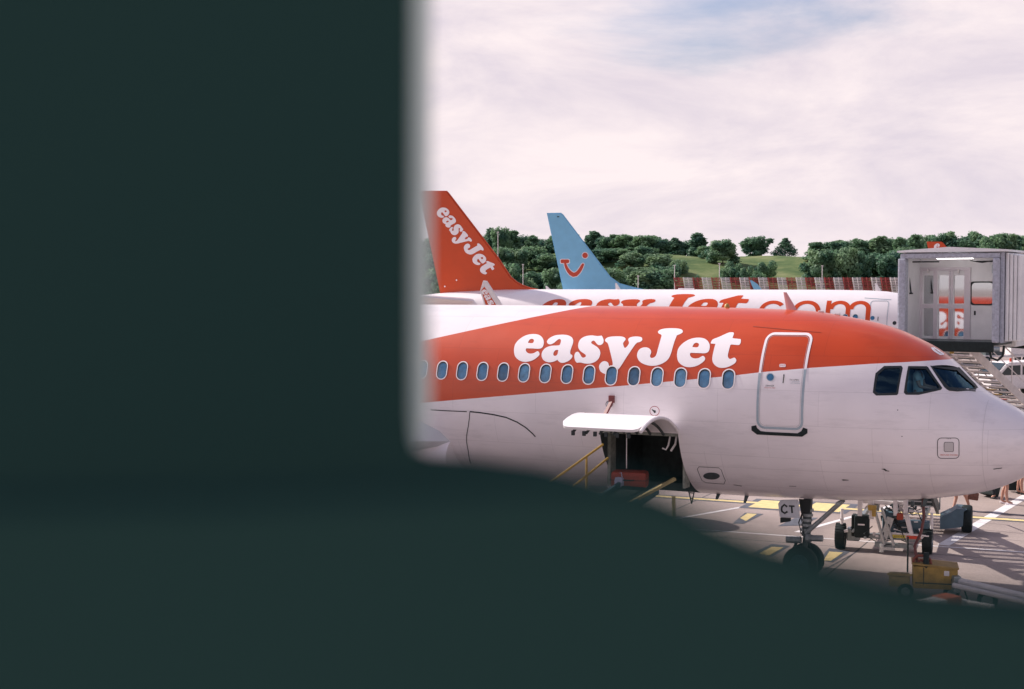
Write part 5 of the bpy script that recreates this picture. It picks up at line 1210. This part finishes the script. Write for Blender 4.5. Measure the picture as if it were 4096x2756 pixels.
MB().tube(r0, r0+dq*1.9, .025).tube(r2, r2+(r3-r2)*2.4, .025).tube(r0.lerp(r1, .38), r0.lerp(r1, .38)+Vector((0, 0, -.9)), .025).build('yellow_handrail', M_yellow, bl_, 30)
s0_, s1_ = p_at(2700, 1915, 2.3), p_at(2560, 1990, 2.9)
MB().bar(s0_, s1_+(s1_-s0_)*.8, .09, .06).tube(p_at(2695, 1985, 2.6), p_at(2695, 2080, 2.6), .04).build('yellow_side_guard', mat('ochre_dull', (.36, .28, .12), .6, var=.3), bl_)
# red suitcase and grey bag at the top of the belt
rc0 = p_at(2545, 1890, 1.5)
sui = MB().box((0, 0, .19), (.78, .5, .36), bev=.07).build('suitcase_shell', mat('suitcase_red', (.34, .035, .015), .5, var=.15)) 
sr = empty('red_suitcase', (0, 0, 0), 0, 'red hard suitcase lying in the open cargo hold', 'suitcase'); sui.parent = sr
MB().path([(-.12, -.26, .2), (-.1, -.31, .2), (.1, -.31, .2), (.12, -.26, .2)], .015).build('handle', M_black, sr); MB().box((0, 0, .19), (.79, .505, .012)).build('zip', M_black, sr)
base1 = Matrix.Translation((P1.nose.x, P1.nose.y, 0)) @ Matrix.Rotation(-TH1, 4, 'Z')
sr.matrix_world = base1 @ Matrix.Translation((rc0.x-.1, -1.62, 1.985)) @ Matrix.Rotation(R(14), 4, 'Z')
gb = MB().box((0, 0, .13), (.2, .16, .26), bev=.06).path([(-.05, 0, .24), (-.05, 0, .34), (.03, 0, .36), (.06, 0, .25)], .012)
gbo = gb.build('cloth_bag', mat('lavender_cloth', (.45, .45, .62), .9, var=.15), None, 50); tag(gbo, 'small pale lavender bag leaning on the red suitcase in the hold', 'bag')
gbo.matrix_world = base1 @ Matrix.Translation((rc0.x-.22, -1.97, 1.99)) @ Matrix.Rotation(R(-14), 4, 'X')
# chain of brackets hanging below the hold edge
cq = p_at(2762, 1975, .9)
MB().bar(cq+Vector((-.06, 0, .12)), cq+Vector((.03, 0, -.22)), .02).bar(cq+Vector((.10, 0, .12)), cq+Vector((.03, 0, -.22)), .02).bar(cq+Vector((-.04, 0, .02)), cq+Vector((.09, 0, .02)), .02).bar(cq+Vector((-.01, 0, -.10)), cq+Vector((.07, 0, -.10)), .02).build('belly_step', M_black, jet1)

# ================================================================== APRON VEHICLES FAR RIGHT
M_vanglass = mat('van_glass', (.02, .035, .04), .15, spec=.6)
def van():
    g = ground(4045, 1588); r = empty('service_van', (g.x+.6, g.y+1.2, 0), R(20), 'white service van with orange beacon at the right edge of the apron', 'van')
    body = MB(); prof_ = [(-2.3, .45), (-2.3, 1.15), (-1.9, 1.3), (-1.15, 1.95), (2.3, 2.0), (2.35, .45)]
    body.prism([(x, -.9, z) for x, z in prof_], (0, 1.8, 0)); bmesh.ops.bevel(body.bm, geom=body.bm.edges[:], offset=.06, segments=2, affect='EDGES'); body.build('van_body', M_wmetal, r, 40)
    MB().prism([(-1.75, -.915, 1.25), (-1.15, -.915, 1.78), (-.35, -.915, 1.8), (-.35, -.915, 1.25)], (0, .01, 0)).build('side_window', M_vanglass, r)
    MB().prism([(-.2, -.915, 1.25), (-.2, -.915, 1.8), (.7, -.915, 1.8), (.7, -.915, 1.25)], (0, .01, 0)).build('side_window', M_vanglass, r)
    MB().prism([(-1.93, -.75, 1.30), (-1.93, .75, 1.30), (-1.22, .7, 1.90), (-1.22, -.7, 1.90)], (-.02, 0, .02)).build('windscreen', M_vanglass, r)
    for x in (-1.5, 1.5):
        for y in (-.88, .88): t_, r_ = MB(), MB(); wheel(t_, r_, (x, y, .34), .34, .2); ty = t_.build('tyre', M_dark, r, 30); r_.build('rim', M_metal, ty, 30)
    MB().tube((-.6, -.4, 1.98), (-.6, -.4, 2.18), .09).build('beacon', M_red, r, 30)
van()
def dolly(px_, py_, lab, cnt):
    g = ground(px_, py_); r = empty('equipment_trailer', (g.x, g.y, 0), R(4), lab, 'trailer')
    MB().box((0, 0, .55), (4.2, 1.5, .14)).build('trailer_bed', M_wmetal, r)
    for x in (-1.6, 1.6):
        for y in (-.75, .75): t_, r_ = MB(), MB(); wheel(t_, r_, (x, y, .27), .27, .16); ty = t_.build('tyre', M_dark, r, 30); r_.build('rim', M_metal, ty, 30)
    if cnt:
        MB().box((1.1, 0, 1.2), (1.3, 1.2, 1.1), bev=.05).build('equipment_cabinet', M_wmetal, r, 40); MB().box((.9, -.61, 1.35), (.18, .02, .14)).box((1.2, -.61, 1.35), (.18, .02, .14)).build('blue_badge', mat('badge_blue', (.02, .06, .25), .5), r)
        MB().lathe([(-.5, 0), (-.5, .4), (0, .45), (.5, .4), (.5, 0)], 16, Matrix.Translation((-.9, 0, 1.05))).build('hose_drum', M_metal, r, 40); MB().box((-.9, 0, .75), (1.5, 1.1, .3)).build('pump_unit', M_dmetal, r)
    return r
dolly(4010, 1450, 'white equipment trailer with hose drum and cabinet below the bridge', True)
dolly(4075, 1500, 'flat white trailer with nothing on it, nearer than the loaded trailer', False)
""" far ground markings are part of the apron """

# ================================================================== PEOPLE
def person(loc, rz, label, pose, trousers, top_m, hair=(.05, .03, .02), shoe=None, h=1.72, bare_from=None):
    root = empty('person', loc, rz, label, 'person')
    k = h/1.72
    J = {'pelvis': (0, 0, .94), 'waist': (0, 0, 1.08), 'chest': (0, 0, 1.30), 'neck': (0, .0, 1.46), 'head': (0, -.02, 1.58), 'crown': (0, -.01, 1.68)}
    J.update({'hipL': (-.09, 0, .90), 'hipR': (.09, 0, .90)})
    J.update(pose)
    rad = {'pelvis': .125, 'waist': .11, 'chest': .125, 'neck': .055, 'head': .085, 'crown': .07, 'hipL': .09, 'hipR': .09, 'kneeL': .056, 'kneeR': .056, 'calfL': .056, 'calfR': .056, 'ankL': .036, 'ankR': .036, 'toeL': .033, 'toeR': .033, 'shL': .06, 'shR': .06, 'elL': .040, 'elR': .040, 'wrL': .028, 'wrR': .028, 'haL': .026, 'haR': .026}
    ch_ = [('pelvis', 'waist'), ('waist', 'chest'), ('chest', 'neck'), ('neck', 'head'), ('head', 'crown')]
    for S in 'LR': ch_ += [('pelvis', 'hip'+S), ('hip'+S, 'knee'+S), ('knee'+S, 'calf'+S), ('calf'+S, 'ank'+S), ('ank'+S, 'toe'+S), ('chest', 'sh'+S), ('sh'+S, 'el'+S), ('el'+S, 'wr'+S), ('wr'+S, 'ha'+S)]
    def skin(names, edges, grow, name, m, par):
        idx = {n: i for i, n in enumerate(names)}
        me = bpy.data.meshes.new(name); me.from_pydata([Vector(J[n])*k for n in names], [(idx[a], idx[b]) for a, b in edges], [])
        o = bpy.data.objects.new(name, me); col.objects.link(o); md = o.modifiers.new('s', 'SKIN'); sb = o.modifiers.new('b', 'SUBSURF'); sb.levels = sb.render_levels = 2
        for n, i in idx.items():
            sv = me.skin_vertices[0].data[i]; r_ = (rad[n]+grow)*k; sv.radius = (r_*(1.25 if n in ('chest', 'pelvis', 'waist') else 1), r_*(.85 if n in ('chest', 'waist') else 1)); sv.use_root = (i == 0)
        bpy.context.view_layer.update(); dg = bpy.context.evaluated_depsgraph_get(); nm = bpy.data.meshes.new_from_object(o.evaluated_get(dg)); bpy.data.objects.remove(o); nm.name = name
        nm.polygons.foreach_set('use_smooth', [True]*len(nm.polygons)); nm.materials.clear(); return link(name, nm, m, par)
    names = list(dict.fromkeys([n for e_ in ch_ for n in e_]))
    body = skin(names, ch_, 0, 'body', M_skin, root)
    # face and fingers
    fc = MB(); hd = Vector(J['head'])*k
    fc.lathe([(-.02, 0), (-.012, .012), (.008, .01), (.016, 0)], 8, Matrix.Translation(hd+Vector((0, -.095, -.01))) @ Matrix.Rotation(R(90), 4, 'Y'))
    for sx in (-.085, .085): fc.box(hd+Vector((sx, 0, 0)), (.015, .04, .06), bev=.006)
    for S in 'LR':
        hp = Vector(J['ha'+S])*k; d = (Vector(J['ha'+S])-Vector(J['wr'+S])).normalized(); sd_ = d.cross(Vector((0, 1, 0))).normalized()
        for i in range(4): 
            b0_ = hp+Vector((0, (i-1.5)*.018, 0)); L_ = (.065, .075, .07, .055)[i]; fc.path([b0_, b0_+d*L_*.5, b0_+d*L_*.9+Vector((0, 0, -.005))+sd_*.012], .0085, 6)
        fc.path([hp-d*.03, hp-d*.01+Vector((0, -.035, 0)), hp+d*.025+Vector((0, -.045, 0))], .0095, 6)
    fc.build('nose_ears_fingers', M_skin, body, 40)
    ey = MB()
    for sx in (-.032, .032): ey.box(hd+Vector((sx, -.086, .02)), (.02, .01, .01))
    ey.box(hd+Vector((0, -.082, -.05)), (.04, .01, .008)); ey.build('eyes_and_mouth', M_black, body)
    rad['hd2'] = .1; J['hd2'] = (J['head'][0], J['head'][1]+.02, J['head'][2]+.05); J['hd3'] = (J['crown'][0], J['crown'][1]+.01, J['crown'][2]); rad['hd3'] = .078
    J['hd0'] = (J['head'][0], J['head'][1]+.05, J['head'][2]-.03); rad['hd0'] = .06
    skin(['hd2', 'hd3', 'hd0'], [('hd2', 'hd3'), ('hd2', 'hd0')], 0, 'hair', mat('hair_%d' % int(hair[0]*100), hair, .6, var=.2), body)
    # top: torso and short sleeves
    for S in 'LR': J['sl'+S] = tuple(Vector(J['sh'+S]).lerp(Vector(J['el'+S]), .6)); rad['sl'+S] = .048
    skin(['waist', 'chest', 'shL', 'slL', 'shR', 'slR', 'pelvis', 'neckb'] if False else ['waist', 'chest', 'shL', 'slL', 'shR', 'slR', 'pelvis'], [('waist', 'chest'), ('chest', 'shL'), ('shL', 'slL'), ('chest', 'shR'), ('shR', 'slR'), ('waist', 'pelvis')], .016, 'shirt', top_m, body)
    # shorts or trousers
    if trousers[0] == 'shorts':
        for S in 'LR': J['th'+S] = tuple(Vector(J['hip'+S]).lerp(Vector(J['knee'+S]), .62)); rad['th'+S] = .082
        skin(['pelvis', 'hipL', 'thL', 'hipR', 'thR'], [('pelvis', 'hipL'), ('hipL', 'thL'), ('pelvis', 'hipR'), ('hipR', 'thR')], .018, 'shorts', trousers[1], body)
    else:
        skin(['pelvis', 'hipL', 'kneeL', 'ankL', 'hipR', 'kneeR', 'ankR'], [('pelvis', 'hipL'), ('hipL', 'kneeL'), ('kneeL', 'ankL'), ('pelvis', 'hipR'), ('hipR', 'kneeR'), ('kneeR', 'ankR')], .024, 'trousers', trousers[1], body)
    for S in 'LR':
        a, b_ = Vector(J['ank'+S])*k, Vector(J['toe'+S])*k; MB().bar(a+(a-b_)*.35+Vector((0, 0, -.07)), b_+(b_-a)*.25+Vector((0, 0, -.03)), .09, .05, .02).build('shoe', shoe or M_letter, body, 40)
    return root
def pose(stride, arm=.2, bend=0.0):
    return {'kneeL': (-.09, -.10*stride-.03, .50), 'calfL': (-.09, -.10*stride, .38), 'ankL': (-.09, -.22*stride, .09), 'toeL': (-.09, -.22*stride-.15, .04), 'kneeR': (.09, .06*stride-.03, .50), 'calfR': (.09, .13*stride, .38), 'ankR': (.09, .26*stride, .10), 'toeR': (.09, .26*stride-.14, .04),
            'shL': (-.19, 0, 1.40), 'shR': (.19, 0, 1.40), 'elL': (-.25, .04, 1.12), 'elR': (.25, .04, 1.12), 'wrL': (-.26, -.04-arm, .90), 'wrR': (.26, -.04+arm*.3, .88), 'haL': (-.26, -.06-arm, .83), 'haR': (.26, -.05+arm*.3, .81)}
g = ground(*K55((1690, 760))[0]); person((g.x, g.y, 0), R(70), 'person in white sandals and shorts standing under the nose, bare legs showing', pose(.35), ('shorts', mat('shorts_dark', (.04, .05, .06), .8)), mat('top_red', (.45, .08, .06), .8), shoe=M_letter)
g = ground(*K55((2090, 505))[0]); person((g.x, g.y, 0), R(75), 'person with bare shins at the far right, dark shoes, behind the nose tip', pose(.25), ('shorts', mat('shorts_black', (.02, .025, .03), .8)), mat('top_navy', (.03, .05, .12), .8), shoe=M_black)
g = ground(*K55((545, 925))[0]); person((g.x, g.y, 0), R(-60), 'person bending a knee at the foot of the steps, brown bag at the side', pose(.9, .1), ('shorts', mat('shorts_brown', (.10, .05, .03), .8)), mat('top_teal', (.08, .22, .25), .8), shoe=M_black)
bgq = ground(*K55((545, 925))[0]); bq = atY(*K55((860, 550))[0], bgq.y)
bag = MB().box((0, 0, 0), (.30, .14, .22), bev=.03).path([(-.08, 0, .1), (-.05, 0, .24), (.05, 0, .24), (.08, 0, .1)], .01).build('shoulder_bag', mat('brown_leather', (.13, .045, .03), .6, var=.35, vscale=20), None, 40)
bag.location = bq; bag.rotation_euler = (0, R(8), 0); tag(bag, 'square brown bag carried beside the person at the foot of the steps', 'bag')
# person in black trousers leaning over a case
g = ground(*K55((1500, 600))[0]); person((g.x-.15, g.y, 0), R(200), 'person in black trousers, left of the one in white sandals', pose(.8), ('trousers', mat('trousers_black', (.012, .016, .02), .8)), mat('top_grey', (.25, .25, .28), .8), shoe=M_black)
g = ground(*K55((1290, 575))[0]); cs = empty('cabin_case', (g.x, g.y, 0), R(30), 'dark wheeled cabin case beside the person in black trousers', 'suitcase')
MB().box((0, 0, .24), (.34, .55, .38), Matrix.Rotation(R(18), 3, 'Y'), .06).build('case_body', M_dark, cs, 40); MB().path([(-.1, .1, .4), (-.25, .1, .85), (-.25, -.1, .85), (-.1, -.1, .4)], .012).build('handle', M_metal, cs)
g = ground(*K55((1960, 440))[0]); cs2 = empty('cabin_case', (g.x, g.y, 0), R(80), 'tall black wheeled case next to the bare shins at far right', 'suitcase')
MB().box((0, 0, .36), (.26, .42, .62), None, .05).build('case_body', M_dark, cs2, 40); MB().path([(0, .1, .65), (0, .1, 1.0), (0, -.1, 1.0), (0, -.1, .65)], .012).build('handle', M_metal, cs2)
for (s__, w__, lb) in ((2.55, .52, 'person seated in the near cockpit seat of the nearest airliner'),):
    wp_ = P1.nose-P1.fwd*s__-P1.port*w__
    po = {'kneeL': (-.12, -.42, .88), 'calfL': (-.12, -.44, .76), 'ankL': (-.12, -.46, .45), 'toeL': (-.12, -.60, .42), 'kneeR': (.12, -.42, .88), 'calfR': (.12, -.44, .76), 'ankR': (.12, -.46, .45), 'toeR': (.12, -.60, .42),
          'shL': (-.19, 0, 1.40), 'shR': (.19, 0, 1.40), 'elL': (-.24, -.08, 1.14), 'elR': (.24, -.08, 1.14), 'wrL': (-.2, -.32, 1.10), 'wrR': (.2, -.32, 1.10), 'haL': (-.2, -.38, 1.10), 'haR': (.2, -.38, 1.10)}
    person((wp_.x, wp_.y, 3.25), R(90)-TH1, lb, po, ('trousers', MATS['trousers_black']), mat('pilot_shirt', (.62, .70, .78), .8), shoe=M_black, h=1.66)
    mb = MB().box((-(s__+.2), -w__, 4.35), (.14, .5, .8), bev=.05).box((-s__, -w__, 3.95), (.5, .5, .14), bev=.04); mb.build('pilot_seat', M_shirt, jet1, 40)

# ================================================================== THE WINDOW THE PICTURE IS TAKEN THROUGH
Yw = .455; Dw = .012
def wpt(px_, py_): q = atY(px_, py_, Yw); return (q.x, q.z)
op = [wpt(*p) for p in ((1642, -700), (1634, 300), (1632, 1200), (1633, 1660), (1640, 1765), (1660, 1812), (1700, 1836), (1880, 1850), (2150, 1884), (2380, 1938), (2580, 2030), (2780, 2140), (3050, 2270), (3300, 2370), (3600, 2470), (3850, 2530), (4300, 2560), (5200, 2600), (5200, -700))]
top_ = CAMH+1.3; outer = [(-1.9, 0.0), (2.2, 0.0), (2.2, top_), (-1.9, top_)]
wall = empty('window_wall', (0, Yw, 0), 0, 'dark unlit wall with a rounded window opening, out of focus and nearest the viewer', 'wall')
def ring_wall(loops, y0, y1, name, m, par):
    bm = bmesh.new(); vl = [[Vector((x, z, 0)) for x, z in lp] for lp in loops]; fl_ = [v for l in vl for v in l]
    A = [bm.verts.new((v.x, y0-Yw, v.y)) for v in fl_]; B = [bm.verts.new((v.x, y1-Yw, v.y)) for v in fl_]
    for t in tessellate_polygon(vl):
        if len(set(t)) == 3: bm.faces.new([A[i] for i in t]); bm.faces.new([B[i] for i in t][::-1])
    k = 0
    for lp in loops:
        n = len(lp)
        for i in range(n): bm.faces.new((A[k+i], A[k+(i+1) % n], B[k+(i+1) % n], B[k+i]))
        k += n
    bmesh.ops.recalc_face_normals(bm, faces=bm.faces); me = bpy.data.meshes.new(name); bm.to_mesh(me); bm.free(); return link(name, me, m, par)
ring_wall([outer, op], Yw, Yw+Dw, 'wall_panel', M_wall, wall)
# dark inner sill, nearer the viewer than the wall
Ys = .21
sp_ = [atY(*p, Ys) for p in ((-2500, 2060), (900, 2030), (1800, 1985), (2150, 1958), (2446, 1962), (2600, 1985), (2740, 2035), (2900, 2122), (3115, 2215), (3393, 2302), (3616, 2368), (3900, 2425), (4300, 2460), (5200, 2500))]
ms = MB(); lowz = CAMH-.45
ms.prism([(p.x, Ys-Yw, p.z) for p in sp_]+[(sp_[-1].x, Ys-Yw, lowz), (sp_[0].x, Ys-Yw, lowz)], (0, .02, 0)).build('inner_sill', M_wall, wall)
# pale lining of the left reveal, 6 mm thick
jq = [Vector(p) for p in op[:6]]; inn = []
DJ = [.046, .046, .046, .045, .032, .013]
for i, p in enumerate(jq):
    t = (jq[min(i+1, 5)]-jq[max(i-1, 0)]).normalized(); inn.append(p+Vector((-t.y, t.x))*(.0045 if i < 4 else .003 if i == 4 else .0005))
mb = MB(); A = [mb.bm.verts.new((p.x+.0002, .004, p.y)) for p in jq]; B = [mb.bm.verts.new((p.x, .004, p.y)) for p in inn]; A2 = [mb.bm.verts.new((p.x+.0002, dj, p.y)) for p, dj in zip(jq, DJ)]; B2 = [mb.bm.verts.new((p.x, dj, p.y)) for p, dj in zip(inn, DJ)]
for i in range(5):
    for U, V in ((A, B), (B, B2), (B2, A2)): mb.bm.faces.new((U[i], U[i+1], V[i+1], V[i]))
mb.build('window_lining', M_jamb, wall)
# pane in the opening would only dim the view: the opening is unglazed here

# ================================================================== LIGHT, SKY, CAMERA
to_sun = Vector((-1.12, .737, 1.0)).normalized()
elev = math.asin(to_sun.z); azim = math.atan2(to_sun.x, to_sun.y)
sl = bpy.data.lights.new('sun', 'SUN'); sl.energy = 5.0; sl.angle = R(.55); sl.color = (1, .93, .86)
so = bpy.data.objects.new('sun', sl); col.objects.link(so); so.rotation_euler = (-to_sun).to_track_quat('-Z', 'Y').to_euler(); so.location = (0, 0, 40)
w = bpy.data.worlds.new('World'); scn.world = w; w.use_nodes = True; nt = w.node_tree; N = nt.nodes; Lk = nt.links
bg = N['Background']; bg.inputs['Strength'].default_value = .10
sky = N.new('ShaderNodeTexSky'); sky.sky_type = 'NISHITA'; sky.sun_disc = False; sky.sun_elevation = elev; sky.sun_rotation = azim; sky.air_density = 1.2; sky.dust_density = 2.5
tc = N.new('ShaderNodeTexCoord'); sp = N.new('ShaderNodeSeparateXYZ'); Lk.new(tc.outputs['Generated'], sp.inputs[0])
mp = N.new('ShaderNodeMapping'); mp.inputs['Scale'].default_value = (1.0, 1.0, 3.2); mp.inputs['Location'].default_value = (.35, .1, .55); Lk.new(tc.outputs['Generated'], mp.inputs[0])
n1 = N.new('ShaderNodeTexNoise'); n1.inputs['Scale'].default_value = 3.2; n1.inputs['Detail'].default_value = 10; n1.inputs['Roughness'].default_value = .58; n1.inputs['Distortion'].default_value = .3; Lk.new(mp.outputs[0], n1.inputs[0])
n2 = N.new('ShaderNodeTexNoise'); n2.inputs['Scale'].default_value = 5.5; n2.inputs['Detail'].default_value = 10; n2.inputs['Roughness'].default_value = .62; n2.inputs['Distortion'].default_value = .5; Lk.new(mp.outputs[0], n2.inputs[0])
# cloud cover is fuller towards the horizon
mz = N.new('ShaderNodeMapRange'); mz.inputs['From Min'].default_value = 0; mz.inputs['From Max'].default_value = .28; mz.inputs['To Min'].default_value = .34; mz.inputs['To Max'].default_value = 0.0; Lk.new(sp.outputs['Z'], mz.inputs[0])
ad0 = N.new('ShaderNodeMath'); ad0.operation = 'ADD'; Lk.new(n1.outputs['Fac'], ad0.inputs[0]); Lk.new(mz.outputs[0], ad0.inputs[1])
mo = N.new('ShaderNodeMapRange'); mo.inputs['From Min'].default_value = .30; mo.inputs['From Max'].default_value = .60; mo.inputs['To Min'].default_value = 0; mo.inputs['To Max'].default_value = .26; Lk.new(sp.outputs['Z'], mo.inputs[0])   # unseen cloud overhead thinned to cut ambient light and deepen shadows
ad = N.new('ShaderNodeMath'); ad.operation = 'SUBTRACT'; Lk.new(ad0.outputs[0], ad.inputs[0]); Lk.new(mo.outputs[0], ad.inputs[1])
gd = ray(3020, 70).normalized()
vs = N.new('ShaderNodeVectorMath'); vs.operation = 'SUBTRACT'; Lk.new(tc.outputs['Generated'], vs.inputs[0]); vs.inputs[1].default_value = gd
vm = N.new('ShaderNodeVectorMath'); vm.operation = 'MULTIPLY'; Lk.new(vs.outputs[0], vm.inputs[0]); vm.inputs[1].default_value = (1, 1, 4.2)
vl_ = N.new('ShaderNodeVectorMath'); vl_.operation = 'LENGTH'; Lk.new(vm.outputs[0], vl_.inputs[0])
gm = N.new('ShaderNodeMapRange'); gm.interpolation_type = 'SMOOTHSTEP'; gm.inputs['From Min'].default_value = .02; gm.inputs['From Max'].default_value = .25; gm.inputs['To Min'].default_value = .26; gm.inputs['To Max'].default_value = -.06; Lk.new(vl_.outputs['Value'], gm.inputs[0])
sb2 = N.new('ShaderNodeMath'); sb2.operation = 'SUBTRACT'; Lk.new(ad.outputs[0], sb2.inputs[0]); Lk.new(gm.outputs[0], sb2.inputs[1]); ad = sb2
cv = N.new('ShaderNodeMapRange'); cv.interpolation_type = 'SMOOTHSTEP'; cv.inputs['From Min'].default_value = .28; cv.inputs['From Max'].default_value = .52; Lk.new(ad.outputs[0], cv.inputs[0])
cc = N.new('ShaderNodeValToRGB'); Lk.new(n2.outputs['Fac'], cc.inputs[0]); cc.color_ramp.elements[0].position = .36; cc.color_ramp.elements[0].color = (.84, .75, .83, 1); cc.color_ramp.elements[1].position = .62; cc.color_ramp.elements[1].color = (1.08, .95, .96, 1)
sb = N.new('ShaderNodeVectorMath'); sb.operation = 'SCALE'; sb.inputs['Scale'].default_value = 7.9; Lk.new(cc.outputs[0], sb.inputs[0])
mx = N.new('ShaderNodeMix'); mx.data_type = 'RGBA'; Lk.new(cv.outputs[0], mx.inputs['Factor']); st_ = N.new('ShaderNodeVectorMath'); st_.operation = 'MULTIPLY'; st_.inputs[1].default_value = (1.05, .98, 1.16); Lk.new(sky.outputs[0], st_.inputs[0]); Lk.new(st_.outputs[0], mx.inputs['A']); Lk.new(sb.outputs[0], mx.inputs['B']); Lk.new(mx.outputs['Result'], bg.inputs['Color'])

cam = bpy.data.cameras.new('camera'); cam.sensor_width = 36; cam.lens = FPX/4096*36; cam.clip_start = .02; cam.clip_end = 5000
co = bpy.data.objects.new('camera', cam); col.objects.link(co); co.location = (0, 0, CAMH); co.rotation_euler = (R(90)-PITCH, 0, 0)
cam.dof.use_dof = True; cam.dof.focus_distance = 34; cam.dof.aperture_fstop = 5.8
scn.camera = co
scn.view_settings.view_transform = 'Standard'; scn.view_settings.look = 'None'; scn.view_settings.exposure = .25; scn.view_settings.gamma = 1
